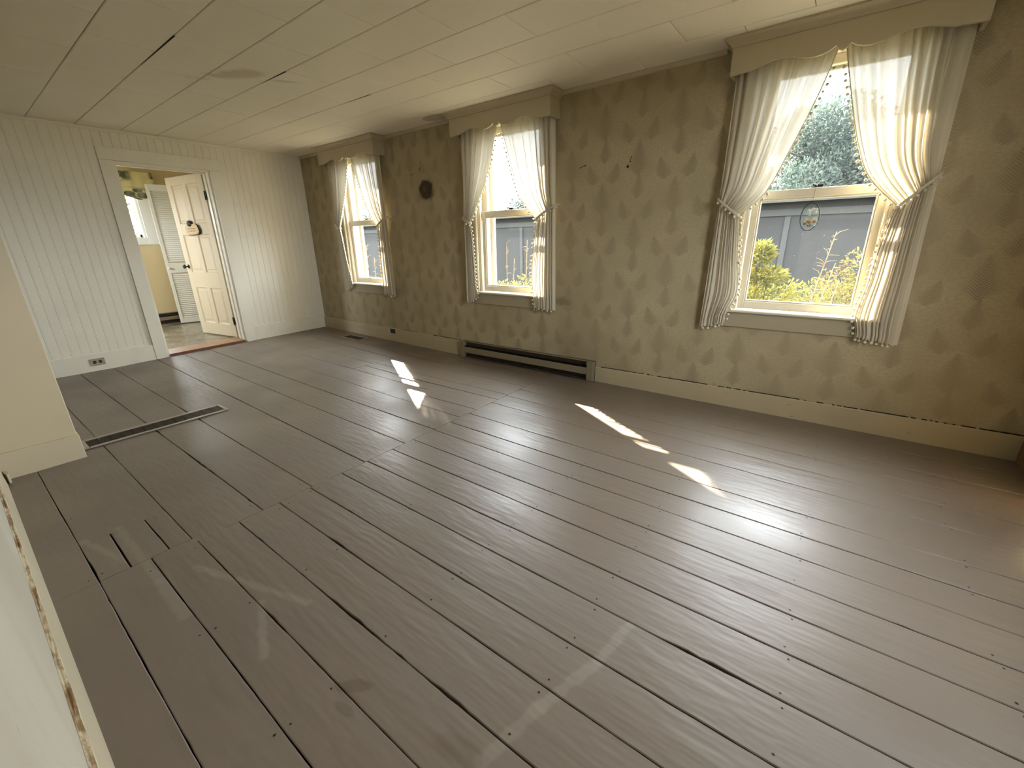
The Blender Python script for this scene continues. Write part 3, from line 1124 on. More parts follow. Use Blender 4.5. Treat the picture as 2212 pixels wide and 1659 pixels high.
# window added in the end wall to light the room (out of view, to the right of the camera)
w4 = struct(empty('window_4', (XR, -1.8, WZ0)), 'unseen window added in the end wall to light the room', 'window')
for a, b in ((WY0, WY0 + 0.05), (WY1 - 0.05, WY1), (-1.825, -1.775)):
    MB().cbox(XR + 0.03, XR + 0.07, a, b, WZ0, WZ1, 0.002).build('frame', M_sash, w4)
for a, b in ((WZ0, WZ0 + 0.05), (WZ1 - 0.05, WZ1), (1.4, 1.44)):
    MB().cbox(XR + 0.031, XR + 0.069, WY0 + 0.05, WY1 - 0.05, a, b, 0.002).build('frame', M_sash, w4)
pane(XR + 0.048, XR + 0.051, WY0 + 0.05, WY1 - 0.05, WZ0 + 0.05, WZ1 - 0.05, w4, (-1, 0, 0))
portal((XR + 0.02, -1.8, (WZ0 + WZ1) / 2), (0, math.radians(90), 0), WZ1 - WZ0, WY1 - WY0)

# ================================================================== ROOM BEYOND THE DOOR
KX, KZ, KH = -2.42, 0.060, 2.36
struct(MB().box(KX, -0.201, -3.6, -0.35, KZ - 0.06, KZ).build('floor_kitchen', M_vinyl), 'mottled brown vinyl floor beyond the doorway', 'floor')
struct(MB().box(KX - 0.1, -0.15, -3.7, -0.25, KH, KH + 0.06).build('ceiling_kitchen', M_kwhite), 'ceiling of the room beyond the doorway', 'ceiling')
KY0, KY1, KW0, KW1 = -1.87, -1.235, 1.345, 2.14
mb = MB()
mb.box(KX - 0.12, KX, -3.7, KY0, 0, KH).box(KX - 0.12, KX, KY1, -0.25, 0, KH).box(KX - 0.12, KX, KY0, KY1, 0, KW0).box(KX - 0.12, KX, KY0, KY1, KW1, KH)
struct(mb.build('wall_kitchen_far', M_kit), 'warm yellow wall seen through the doorway', 'wall')
struct(MB().box(KX, -0.15, -0.35, -0.25, 0, KH).build('wall_kitchen_right', M_kit), 'hidden yellow side wall beyond the doorway', 'wall')
mb = MB()
mb.box(KX, -1.75, -3.7, -3.6, 0, KH).box(-0.95, -0.15, -3.7, -3.6, 0, KH).box(-1.75, -0.95, -3.7, -3.6, 0, 1.0).box(-1.75, -0.95, -3.7, -3.6, 2.0, KH)  # unseen opening added in this wall to let daylight into the kitchen
struct(mb.build('wall_kitchen_left', M_kit), 'hidden yellow wall beyond the doorway with an opening added for light', 'wall')
portal((-1.35, -3.61, 1.5), (math.radians(90), 0, 0), 0.8, 1.0)
w5 = struct(empty('window_5', (KX, -1.55, KW0)), 'small white window of the room beyond', 'window')
for a, b in ((KY0 - 0.19, KY0), (KY1, KY1 + 0.19)):
    MB().cbox(KX, KX + 0.018, a, b, KW0 - 0.10, KW1 + 0.1, 0.002).build('casing', M_kwhite, w5)
MB().cbox(KX, KX + 0.018, KY0, KY1, KW0 - 0.10, KW0, 0.002).build('casing', M_kwhite, w5)
for a, b in ((KY0, KY0 + 0.03), (KY1 - 0.03, KY1)):
    MB().cbox(KX - 0.10, KX - 0.0, a, b, KW0, KW1, 0.003).build('jamb', M_kwhite, w5)
    c_ = 0.035 if a == KY0 else -0.035
    MB().cbox(KX - 0.08, KX - 0.045, min(a + c_, a + c_ + 0.03), max(a + c_, a + c_ + 0.03), KW0, KW1, 0.004).build('sash', M_kwhite, w5)
MB().cbox(KX - 0.08, KX - 0.045, KY0 + 0.03, KY1 - 0.03, KW0, KW0 + 0.045, 0.004).build('sash', M_kwhite, w5)
pane(KX - 0.064, KX - 0.061, KY0 + 0.05, KY1 - 0.05, KW0 + 0.04, KW1, w5, (1, 0, 0))
portal((KX - 0.02, -1.55, (KW0 + KW1) / 2), (0, math.radians(-90), 0), KW1 - KW0, 0.63)

# floral valance over that window
t = NT('leafy_print_cloth')
P, x, y, z = t.pos()
v = t.node('ShaderNodeTexVoronoi')
mp = t.node('ShaderNodeMapping')
mp.inputs['Scale'].default_value = (1, 8, 14)
mp.inputs['Rotation'].default_value = (0.6, 0, 0)
t.t.links.new(P, mp.inputs[0])
t.t.links.new(mp.outputs[0], v.inputs['Vector'])
v.inputs['Scale'].default_value = 1.0
cell = t.ramp(v.outputs[0], 0.54, 0.63, 1, 0)
band = t.math('MAXIMUM', t.ramp(z, 1.98, 2.05, 1, 0), t.math('MULTIPLY', t.ramp(z, 2.08, 2.16), t.math('MAXIMUM', t.ramp(y, -1.28, -1.22, 1, 0), t.ramp(y, -1.06, -1.02, 0, 1))))
lf = t.math('MULTIPLY', cell, band)
col = t.mix(t.ramp(t.noise(14, 2), 0.4, 0.6), (0.10, 0.105, 0.075), (0.22, 0.215, 0.16))
c = t.mix(lf, (0.66, 0.58, 0.30), col)
M_floral = t.out(c, 0.9, 0.1)
mb = MB()
vs, fs = [], []
nY, nZ = 60, 8
for i in range(nY + 1):
    Y = lerp(-2.06, -1.0, i / nY)
    zb = 1.885 + 0.022 * math.sin((Y + 1.12) * 2 * math.pi / 0.34)
    for j in range(nZ + 1):
        Z = lerp(2.235, zb, j / nZ)
        X = KX + 0.075 + 0.006 * math.sin(Y * 48) * (0.4 + 0.6 * j / nZ)
        vs.append((X, Y, Z))
for i in range(nY):
    for j in range(nZ):
        a = i * (nZ + 1) + j
        fs.append((a, a + 1, a + nZ + 2, a + nZ + 1))
mb.add(vs, fs, True)
mb.add([(KX + 0.02, -1.0, 2.235), (KX + 0.075, -1.0, 2.235), (KX + 0.075, -1.0, 1.895), (KX + 0.02, -1.0, 1.895)], [(0, 1, 2, 3)])
tag(mb.build('window_valance', M_floral), 'pale yellow leaf-print valance over the window beyond the doorway', 'valance')


# heaters -------------------------------------------------------------------------
def heater(L, Hh, D):
    """local: length +x, depth -y, height z"""
    parts = {}
    e = 0.045
    parts['back_panel'] = (MB().cbox(0.0, L, -0.012, -0.001, 0.012, Hh, 0.002), M_grille)
    m = MB()
    m.cbox(0.0, e, -D, -0.0125, 0.0, Hh - 0.001, 0.003)
    parts['end_cap'] = (m, M_heater)
    m = MB()
    m.cbox(L - e * 1.4, L, -D, -0.0125, 0.0, Hh - 0.001, 0.003)
    m.lathe([(0.004, 0), (0.004, 0.002), (0.002, 0.003)], Matrix.Translation((L - 0.035, -D, 0.03)) @ Matrix.Rotation(math.radians(90), 4, 'X'), 8)
    parts['end_cap#'] = (m, M_heater)
    m = MB()
    m.prism([(-0.0125, Hh - 0.001), (-0.0125, Hh - 0.007), (-0.030, Hh - 0.010), (-0.031, Hh - 0.006), (-0.022, Hh - 0.001)], 0, e, L - e * 1.4)
    parts['top_lip'] = (m, M_heater)
    m = MB()
    m.prism([(-D + 0.010, Hh - 0.062), (-D + 0.002, Hh - 0.056), (-D, Hh - 0.062), (-D, 0.058), (-D + 0.006, 0.054), (-D + 0.010, 0.059)], 0, e, L - e * 1.4)
    parts['front_cover'] = (m, M_heater)
    m = MB()
    m.cbox(e, L - e * 1.4, -D + 0.020, -0.013, 0.004, 0.016, 0.002)
    parts['bottom_plate'] = (m, M_grille)
    m = MB()
    m.tube([(e, -0.034, Hh * 0.52), (L - e * 1.4, -0.034, Hh * 0.52)], 0.008, 8)
    k = int((L - 2 * e) / 0.014)
    for i in range(k):
        X = e + 0.01 + i * 0.014
        m.box(X, X + 0.0012, -D + 0.014, -0.0135, Hh * 0.28, Hh * 0.74)
    parts['heating_fins'] = (m, M_black)
    return parts


def place_heater(loc, rz, L, Hh, D, label):
    r = empty('baseboard_heater', loc)
    r.rotation_euler = (0, 0, rz)
    tag(r, label, 'heater')
    for nme, (m, mat) in heater(L, Hh, D).items():
        link(nme.rstrip('#'), m.mesh(nme.rstrip('#'), mat), r)


place_heater((2.805, -0.0005, 0.004), 0, 1.590, 0.176, 0.062, 'long brown baseboard heater under the papered wall between windows')
place_heater((KX + 0.001, -2.9, KZ), math.radians(90), 2.2, 0.165, 0.062, 'brown baseboard heater on the yellow wall beyond the doorway')

# ---- panelled door, hinged on the right jamb and swung into the next room
HX, HY = -0.172, -1.140
ang = math.atan2(-0.138, -0.857)
DW, DH = 0.80, 1.945
d1 = struct(empty('door_1', (HX, HY, 0.072)), 'cream six-panel door standing open into the next room', 'door')
d1.rotation_euler = (0, 0, ang)
# local frame: +x from hinge to latch, +y = right-hand side of that; camera sees the -y... face decided below
DT = 0.035
S0, S1 = 0.105, 0.075            # stiles, mullion
zr = [(0.0, 0.155), (0.62, 0.81), (1.275, 1.40), (1.85, DH)]     # rails
m = MB()
m.cbox(0, S0, -DT, 0, 0, DH, 0.002)
m.cbox(DW - S0, DW, -DT, 0, 0, DH, 0.002)
for a, b in zr:
    m.box(S0, DW - S0, -DT + 0.0002, -0.0002, a + (0.002 if a == 0 else 0), b - (0.002 if b == DH else 0))
MX0, MX1 = (DW - S1) / 2, (DW + S1) / 2
for i in range(3):
    m.box(MX0, MX1, -DT + 0.0002, -0.0002, zr[i][1], zr[i + 1][0])
frame = m.build('frame', M_door, None)
frame.parent = d1
for i in range(3):
    for a, b in ((S0, MX0), (MX1, DW - S0)):
        m = MB()
        z0, z1 = zr[i][1], zr[i + 1][0]
        m.box(a, b, -DT / 2 - 0.004, -DT / 2 + 0.004, z0, z1)
        for sgn in (-1, 1):
            yy = -DT / 2 + sgn * 0.004
            yo = -DT / 2 + sgn * 0.012
            k0, k1 = 0.030, 0.048
            vs = [(a + k0, yy, z0 + k0), (b - k0, yy, z0 + k0), (b - k0, yy, z1 - k0), (a + k0, yy, z1 - k0),
                  (a + k1, yo, z0 + k1), (b - k1, yo, z0 + k1), (b - k1, yo, z1 - k1), (a + k1, yo, z1 - k1)]
            fs = [(4, 5, 6, 7)] + [(q, (q + 1) % 4, 4 + (q + 1) % 4, 4 + q) for q in range(4)]
            if sgn > 0:
                fs = [f[::-1] for f in fs]
            m.add(vs, fs)
            # sticking moulding round the opening
            ys = -DT / 2 + sgn * (DT / 2 - 0.001)
            w_ = 0.010
            vs = [(a, ys, z0), (b, ys, z0), (b, ys, z1), (a, ys, z1), (a + w_, yy, z0 + w_), (b - w_, yy, z0 + w_), (b - w_, yy, z1 - w_), (a + w_, yy, z1 - w_)]
            fs = [(q, (q + 1) % 4, 4 + (q + 1) % 4, 4 + q) for q in range(4)]
            if sgn > 0:
                fs = [f[::-1] for f in fs]
            m.add(vs, fs)
        p = m.build('panel', M_door)
        p.parent = d1
for sgn in (-1, 1):
    y0 = 0.0 if sgn > 0 else -DT
    Mx = Matrix.Translation((DW - 0.055, y0, 0.885)) @ Matrix.Rotation(math.radians(-90 * sgn), 4, 'X')
    m = MB()
    m.lathe([(0.026, 0.0), (0.026, 0.003), (0.022, 0.006), (0.009, 0.007), (0.009, 0.032), (0.018, 0.036), (0.027, 0.046), (0.027, 0.056), (0.018, 0.063), (0.004, 0.065)], Mx, 16)
    k = m.build('door_knob', M_black, None, label='black round door knob')
    k.parent = d1
for zc in (0.21, 1.70):
    m = MB()
    m.box(-0.004, 0.0, -DT + 0.002, 0.0, zc - 0.045, zc + 0.045)
    m.tube([(-0.006, 0.006, zc - 0.05), (-0.006, 0.006, zc + 0.05)], 0.0065, 8)
    m.box(-0.030, -0.006, 0.002, 0.0055, zc - 0.045, zc + 0.045)
    k = m.build('hinge', M_iron, None, label='black butt hinge')
    k.parent = d1

# plaque on the door (which local side faces the camera?)
Rz = Matrix.Translation((HX, HY, 0.072)) @ Matrix.Rotation(ang, 4, 'Z')
nrm = Rz.to_3x3() @ Vector((0, 1, 0))
side = 1 if nrm.dot(Vector(CAM_LOC) - Vector((HX, HY, 1))) > 0 else -1
yf = 0.0 if side > 0 else -DT
px, pz = 0.42, 1.335 - 0.0
pl = tag(empty('door_plaque', Rz @ Vector((px, yf, pz))), 'small tan carved welcome plaque with dark figure hung on the open door', 'plaque')
pl.rotation_euler = (0, 0, ang)
pts = []
for k in range(40):
    w = 2 * math.pi * k / 40
    cx_, sz_ = math.cos(w), math.sin(w)
    rx = 0.155 * abs(cx_) ** 0.45 * (1 if cx_ >= 0 else -1)
    rz = 0.060 * abs(sz_) ** 0.6 * (1 if sz_ >= 0 else -1) + 0.006 * math.sin(w * 5)
    pts.append((rx, rz))
m = MB()
vs = []
for (yy, k) in ((0.001, 1.0), (0.014, 1.0), (0.02, 0.9)):
    vs += [(p[0] * k, yy * side, p[1] * k) for p in pts]
fs = [(i, (i + 1) % 40, 40 + (i + 1) % 40, 40 + i) for i in range(40)] + [(40 + i, 40 + (i + 1) % 40, 80 + (i + 1) % 40, 80 + i) for i in range(40)] + [tuple(range(80, 120))]
m.add(vs, fs)
M_tan = paint('tan_plaque', (0.62, 0.47, 0.27), 0.6, 0.4, (0.40, 0.27, 0.13), 30)
b_ = m.build('board', M_tan)
b_.parent = pl
m = MB()
for zz in (-0.020, 0.008):
    m.tube([(-0.08 + i * 0.02, 0.0215 * side, zz + 0.006 * math.sin(i * 2.1)) for i in range(9)], 0.0022, 5)
k = m.build('carved_lettering', plain('plaque_carving', (0.34, 0.22, 0.11), 0.7))
k.parent = b_
m = MB()
m.tube([(-0.115, 0.012 * side, -0.062), (0.10, 0.012 * side, -0.066)], 0.008, 6)
k = m.build('lower_edge', plain('plaque_edge', (0.24, 0.14, 0.06), 0.7))
k.parent = pl
m = MB()
sx = 1 if side > 0 else 1
# the camera sees local +x towards the left, so the dark head sits at +x of centre
m.sphere((0.030, 0.018 * side, 0.068), 0.046, 10, 6, (1.15, 0.45, 0.78), 0.12)
m.sphere((0.012, 0.020 * side, 0.085), 0.028, 8, 5, (1, 0.5, 0.8), 0.1)
m.sphere((0.058, 0.020 * side, 0.072), 0.026, 8, 5, (1, 0.5, 0.8), 0.1)
k = m.build('dark_figure', plain('plaque_dark', (0.022, 0.010, 0.008), 0.6), None, label='dark brown figure on top')
k.parent = pl
m = MB()
m.tube([(-0.118, 0.016 * side, 0.060), (-0.145, 0.018 * side, 0.035), (-0.162, 0.018 * side, 0.0), (-0.168, 0.018 * side, -0.03), (-0.155, 0.018 * side, -0.045), (-0.140, 0.018 * side, -0.060)], [0.006, 0.010, 0.011, 0.011, 0.014, 0.010], 8)
k = m.build('dark_tail', plain('plaque_dark_b', (0.020, 0.010, 0.008), 0.6))
k.parent = pl

# ---- louvred folding door panel behind it
lv = struct(empty('door_2', (-2.175, -1.165, KZ)), 'white louvered folding door panel behind the open door', 'door')
lv.rotation_euler = (0, 0, math.radians(76))
LW, LH, LT = 0.36, 2.0, 0.028
m = MB()
m.cbox(0, 0.042, -LT, 0, 0.012, LH, 0.002).cbox(LW - 0.042, LW, -LT, 0, 0.012, LH, 0.002)
for a, b in ((0.012, 0.09), (0.772, 0.918), (1.915, LH)):
    m.box(0.042, LW - 0.042, -LT + 0.001, -0.001, a, b)
k = m.build('frame', M_louver)
k.parent = lv
sl = MB().prism([(-LT + 0.002, -0.010), (-LT + 0.006, -0.013), (-0.002, 0.010), (-0.006, 0.013)], 0, 0.041, LW - 0.041).mesh('slat', M_louver)
z = 0.105
while z < 1.91:
    if not (0.765 < z < 0.918):
        link('slat', sl, lv, (0, 0, z))
    z += 0.0290
m = MB()
m.lathe([(0.011, 0), (0.010, 0.012), (0.019, 0.020), (0.019, 0.027), (0.010, 0.031)], Matrix.Translation((0.03, -LT, 0.838)) @ Matrix.Rotation(math.radians(90), 4, 'X'), 14)
k = m.build('door_knob', M_louver)
k.parent = lv


# ================================================================== CORNICES
def cornice(cx, label):
    r = tag(empty('window_cornice', (cx, 0, 2.11)), label, 'cornice', 'wooden cornices over the windows')
    D, hw = 0.150, 0.539
    zb, zt = 2.112, 2.262
    half = [(hw, 0.0), (0.50, 0.003), (0.425, 0.008), (0.375, 0.022), (0.325, 0.036), (0.27, 0.039), (0.22, 0.030), (0.17, 0.013), (0.12, 0.007), (0.085, 0.012), (0.055, 0.022), (0.031, 0.038), (0.020, 0.020), (0.0, 0.010)]
    prof = [(-a, b) for a, b in half] + [(a, b) for a, b in half[-2::-1]]
    m = MB()
    n = len(prof)
    vs = []
    for Y in (-D, -D + 0.018):
        for (a, b) in prof:
            vs.append((cx + a, Y, zb + b))
        for (a, b) in prof:
            vs.append((cx + a, Y, zt))
    fs = []
    for i in range(n - 1):
        fs += [(i, i + 1, n + i + 1, n + i), (2 * n + i + 1, 2 * n + i, 3 * n + i, 3 * n + i + 1), (i, 2 * n + i, 2 * n + i + 1, i + 1), (n + i, n + i + 1, 3 * n + i + 1, 3 * n + i)]
    fs += [(0, n, 3 * n, 2 * n), (n - 1, 3 * n - 1, 4 * n - 1, 2 * n - 1)]
    m.add(vs, fs)
    m.build('face_board', M_cornice, r)
    for s in (-1, 1):
        a, b = sorted((cx + s * hw, cx + s * (hw - 0.018)))
        MB().prism([(-D + 0.0182, zb), (-0.030, zb), (-0.008, zb + 0.006), (-0.001, zb + 0.020), (-0.001, zt), (-D + 0.0182, zt)], 0, a, b).build('return_board', M_cornice, r)
    # crown: front and two returns, mitred
    pr = [(0.0, zt - 0.012), (0.008, zt - 0.010), (0.012, zt + 0.002), (0.026, zt + 0.014), (0.040, zt + 0.022), (0.046, zt + 0.027), (0.046, H - 0.0005)]
    path = [(-1, -0.001), (-1, -D), (1, -D), (1, -0.001)]
    vs, fs = [], []
    k = len(pr)
    for (s, Y) in path:
        for (o_, Z) in pr:
            vs.append((cx + s * (hw + o_), Y - (o_ if Y < -0.05 else 0), Z))
    for i in range(3):
        for j in range(k - 1):
            fs.append((i * k + j, i * k + j + 1, (i + 1) * k + j + 1, (i + 1) * k + j))
    MB().add(vs, [f[::-1] for f in fs]).build('crown', M_cornice, r)
    MB().box(cx - hw + 0.001, cx + hw - 0.001, -D + 0.001, -0.001, zt + 0.0005, zt + 0.016).build('top_board', M_cornice, r)
    return r


for c, l in zip(CX, ('scalloped cream cornice over the far window next to the corner', 'scalloped cream cornice over the middle window', 'scalloped cream cornice over the nearest window')):
    cornice(c, l)


# ================================================================== CURTAINS
def interp(pts, z):
    # pts sorted by decreasing z : (d, z)
    if z >= pts[0][1]:
        return pts[0][0]
    for (d0, z0), (d1, z1) in zip(pts, pts[1:]):
        if z >= z1:
            s = (z0 - z) / (z0 - z1)
            return lerp(d0, d1, s)
    return pts[-1][0]


def smooth_pts(pts, n=40):
    # Catmull-Rom through (d,z) points
    out = []
    P = [pts[0]] + list(pts) + [pts[-1]]
    for i in range(1, len(P) - 2):
        for k in range(n // (len(P) - 3)):
            s = k / (n // (len(P) - 3))
            q = []
            for c in range(2):
                p0, p1, p2, p3 = P[i - 1][c], P[i][c], P[i + 1][c], P[i + 2][c]
                q.append(0.5 * (2 * p1 + (p2 - p0) * s + (2 * p0 - 5 * p1 + 4 * p2 - p3) * s * s + (3 * p1 - p0 - 3 * p2 + p3) * s ** 3))
            out.append(tuple(q))
    out.append(pts[-1])
    return out


def curtain(cx, side, top_pts, bot_pts, outer, tie_out, hem, label, seed):
    """d measured from the window centre; side -1 left panel, +1 right panel.
       top_pts: inner edge from apex to tie; bot_pts: inner edge from tie to hem; outer=(top d, tie d, hem d)"""
    rnd = random.Random(seed)
    root = tag(empty('curtain', (cx + outer[0], -0.06, hem[0])), label, 'curtain', 'tied-back pom-pom curtains')
    tp, bp = smooth_pts(top_pts), smooth_pts(bot_pts)
    zt = 2.245
    zk_in, zk_out = top_pts[-1][1], tie_out
    nu, n1, n2 = 110, 44, 40
    nf = rnd.choice([9, 10, 11])
    ph = [rnd.uniform(0, 6.28) for _ in range(5)]

    def fold(u, v):
        w = u + 0.030 * math.sin(2 * math.pi * 1.6 * u + ph[0]) + 0.012 * math.sin(2 * math.pi * 3.7 * u + ph[1])
        a = math.sin(2 * math.pi * nf * w + ph[2])
        a = math.copysign(abs(a) ** 0.75, a)
        a2 = 0.45 * math.sin(2 * math.pi * nf * 0.5 * w + ph[3] + 1.2 * v)
        a3 = 0.35 * math.sin(2 * math.pi * nf * 2.1 * w + ph[4]) * (0.3 + 0.7 * v)
        return a + a2 + a3

    vs, grid = [], []
    for j in range(n1 + n2 + 1):
        row = []
        for i in range(nu + 1):
            u = i / nu
            zk = lerp(zk_out, zk_in, u ** 0.8)
            if j <= n1:
                v = j / n1
                z = lerp(zt, zk, v)
                zi = lerp(zt, zk_in, v)
                d_in = interp(tp, zi)
                d_out = lerp(outer[0], outer[1], v)
                A = lerp(0.016, 0.010, v)
                y = -0.060 - 0.016 * v ** 2
                sq = 1 + 0.25 * v                     # crowd folds towards the gather
                uu = u ** (1 / sq)
            else:
                v = (j - n1) / n2
                zh = lerp(hem[0], hem[1], u) + 0.004 * math.sin(u * nf * 6.28)
                z = lerp(zk, zh, v)
                zi = lerp(zk_in, hem[1], v)
                d_in = interp(bp, zi)
                d_out = lerp(outer[1], outer[2], v)
                A = lerp(0.0085, 0.0065, min(1, v * 2))
                y = -0.070 + 0.020 * v
                uu = u ** (1 / 1.25)
            f = fold(u, v if j <= n1 else 1)
            x = cx + lerp(d_out, d_in, uu) + 0.15 * A * math.cos(2 * math.pi * nf * u + ph[2]) * (1 if 0 < i < nu else 0)
            row.append(len(vs))
            vs.append((x, y + A * f, z))
        grid.append(row)
    fs = []
    for j in range(n1 + n2):
        for i in range(nu):
            q = (grid[j][i], grid[j][i + 1], grid[j + 1][i + 1], grid[j + 1][i])
            fs.append(q if side < 0 else q[::-1])
    fab = MB().add(vs, fs, True).build('fabric', M_cloth, root)
    # tieback band in front of the cloth from the wall to the gather
    band = []
    for k in range(13):
        s = k / 12
        i = int(s * nu)
        p = Vector(vs[grid[n1][i]])
        band.append(Vector((p.x, -0.094 - 0.006 * math.sin(math.pi * s), p.z)))
    wallp = Vector((cx + outer[1] + side * 0.006, -0.012, tie_out + 0.012))
    band = [wallp, (wallp + band[0]) / 2 + Vector((side * 0.01, -0.02, 0))] + band
    inner = Vector(vs[grid[n1][nu]])
    band += [Vector((inner.x - side * 0.012, -0.082, inner.z - 0.004)), Vector((inner.x - side * 0.006, -0.060, inner.z)), Vector((inner.x + side * 0.03, -0.045, inner.z + 0.03))]
    m = MB()
    bv, bf_ = [], []
    for p in band:
        for dz, dy in ((-0.011, -0.001), (0.011, -0.001), (0.011, 0.002), (-0.011, 0.002)):
            bv.append((p.x, p.y + dy, p.z + dz))
    for k in range(len(band) - 1):
        for c in range(4):
            bf_.append((k * 4 + c, k * 4 + (c + 1) % 4, (k + 1) * 4 + (c + 1) % 4, (k + 1) * 4 + c))
    m.add(bv, bf_, True)
    tb = m.build('tieback', M_cloth, root)
    # pom-poms: inner edge, hem, tieback
    m = MB()

    def along(path, step, off, r=0.0088):
        acc, last = 0.0, path[0]
        for p in path[1:]:
            p = Vector(p)
            acc += (p - Vector(last)).length
            last = p
            if acc >= step:
                acc = 0.0
                o_ = Vector(off) * rnd.uniform(0.85, 1.15)
                q = p + o_ + Vector((rnd.uniform(-.002, .002), rnd.uniform(-.003, .003), rnd.uniform(-.002, .002)))
                m.sphere(q, r * rnd.uniform(0.9, 1.12), 7, 5, (1, 1, 0.95), 0.12)
                m.tube([p, q], 0.0013, 4, False)

    edge = [Vector(vs[grid[j][nu]]) for j in range(n1 + n2 + 1)]
    dense = []
    for a, b in zip(edge, edge[1:]):
        dense += [a.lerp(b, k / 6) for k in range(6)]
    along(dense[40:], 0.035, (-side * 0.016, -0.003, -0.004))
    hemp = [Vector(vs[grid[n1 + n2][i]]) for i in range(nu + 1)]
    hd = []
    for a, b in zip(hemp, hemp[1:]):
        hd += [a.lerp(b, k / 3) for k in range(3)]
    along(hd, 0.060, (0, -0.002, -0.012))
    bd_ = []
    for a, b in zip(band[:-3], band[1:-2]):
        bd_ += [a.lerp(b, k / 6) for k in range(6)]
    along(bd_, 0.036, (0, -0.003, -0.021))
    m.build('pom_pom_trim', M_pom, root, kind='stuff', label='row of small cream pom-poms')
    m = MB()
    m.tube([e + Vector((-side * 0.001, -0.001, 0)) for e in edge], 0.0032, 5)
    m.build('edge_braid', M_pom, root)
    # small holder knob on the wall
    m = MB()
    m.lathe([(0.009, 0), (0.009, 0.003), (0.004, 0.004), (0.004, 0.012), (0.008, 0.014), (0.006, 0.018)], Matrix.Translation((wallp.x, -0.0005, wallp.z)) @ Matrix.Rotation(math.radians(90), 4, 'X'), 10)
    m.build('tieback_hook', M_cornice, root)
    return root


L3 = [(-0.015, 2.25), (-0.028, 2.153), (-0.062, 2.008), (-0.113, 1.847), (-0.186, 1.642), (-0.265, 1.455), (-0.400, 1.335)]
L3b = [(-0.400, 1.335), (-0.385, 1.24), (-0.364, 1.047), (-0.340, 0.85), (-0.375, 0.735), (-0.395, 0.68)]
R3 = [(0.0, 2.25), (0.014, 2.158), (0.091, 1.877), (0.162, 1.657), (0.241, 1.496), (0.390, 1.342)]
R3b = [(0.390, 1.342), (0.375, 1.28), (0.355, 1.114), (0.345, 0.945), (0.325, 0.739), (0.345, 0.64)]
L2 = [(-0.03, 2.25), (-0.047, 2.148), (-0.096, 1.998), (-0.147, 1.843), (-0.229, 1.669), (-0.330, 1.488), (-0.405, 1.372)]
L2b = [(-0.405, 1.372), (-0.391, 1.235), (-0.385, 1.014), (-0.38, 0.80), (-0.365, 0.69)]
R2 = [(-0.01, 2.25), (0.004, 2.128), (0.066, 1.93), (0.146, 1.689), (0.228, 1.521), (0.368, 1.375)]
R2b = [(0.368, 1.375), (0.336, 1.183), (0.310, 0.886), (0.328, 0.66)]
L1 = [(-0.04, 2.25), (-0.055, 2.15), (-0.105, 1.998), (-0.16, 1.843), (-0.24, 1.669), (-0.335, 1.488), (-0.389, 1.392)]
L1b = [(-0.389, 1.392), (-0.375, 1.235), (-0.355, 1.0), (-0.32, 0.80), (-0.31, 0.71)]
R1 = [(-0.03, 2.25), (-0.02, 2.15), (0.05, 1.93), (0.13, 1.72), (0.225, 1.54), (0.372, 1.392)]
R1b = [(0.372, 1.392), (0.350, 1.18), (0.330, 0.90), (0.325, 0.66)]
curtain(CX[0], -1, L1, L1b, (-0.495, -0.465, -0.50), 1.44, (0.612, 0.69), 'left curtain panel of the far window, nearest the room corner', 11)
curtain(CX[0], 1, R1, R1b, (0.530, 0.560, 0.560), 1.478, (0.600, 0.625), 'right curtain panel of the far window, left of the dark wall stain', 12)
curtain(CX[1], -1, L2, L2b, (-0.505, -0.48, -0.525), 1.432, (0.608, 0.665), 'left curtain panel of the middle window', 13)
curtain(CX[1], 1, R2, R2b, (0.520, 0.545, 0.552), 1.474, (0.598, 0.612), 'right curtain panel of the middle window', 14)
curtain(CX[2], -1, L3, L3b, (-0.520, -0.525, -0.555), 1.432, (0.582, 0.625), 'left curtain panel of the nearest window', 15)
curtain(CX[2], 1, R3, R3b, (0.512, 0.522, 0.548), 1.488, (0.578, 0.605), 'right curtain panel of the nearest window, lit brightest by the sun', 16)

# ================================================================== SMALL THINGS IN THE ROOM
# suncatcher on the nearest window
sc_ = tag(empty('suncatcher', (5.770, 0.016, 1.310)), 'oval glass suncatcher with dried flowers hanging in the nearest window', 'suncatcher')
N = 40
ring = [(5.770 + 0.048 * math.cos(2 * math.pi * k / N), 0.016, 1.310 + 0.080 * math.sin(2 * math.pi * k / N)) for k in range(N + 1)]
MB().tube(ring, 0.0030, 6, False).build('rim', M_black, sc_, label='thin dark oval rim')
vs = [(5.770 + 0.047 * math.cos(2 * math.pi * k / N), 0.016 + yy, 1.310 + 0.079 * math.sin(2 * math.pi * k / N)) for yy in (-0.0008, 0.0008) for k in range(N)]
MB().add(vs, [tuple(range(N)), tuple(range(N, 2 * N))[::-1]] + [(k, N + k, N + (k + 1) % N, (k + 1) % N) for k in range(N)]).build('glass', M_sglass, sc_)
MB().tube([(5.770, 0.016, 1.391), (5.770, 0.017, 1.43), (5.771, 0.026, 1.47), (5.778, 0.034, 1.492)], 0.0008, 4).build('cord', M_iron, sc_)
fl_cols = [plain('dried_petal_cream', (0.75, 0.62, 0.38), 0.8), plain('dried_petal_white', (0.72, 0.70, 0.62), 0.8), plain('dried_stem_brown', (0.30, 0.18, 0.08), 0.8)]
R_ = random.Random(5)
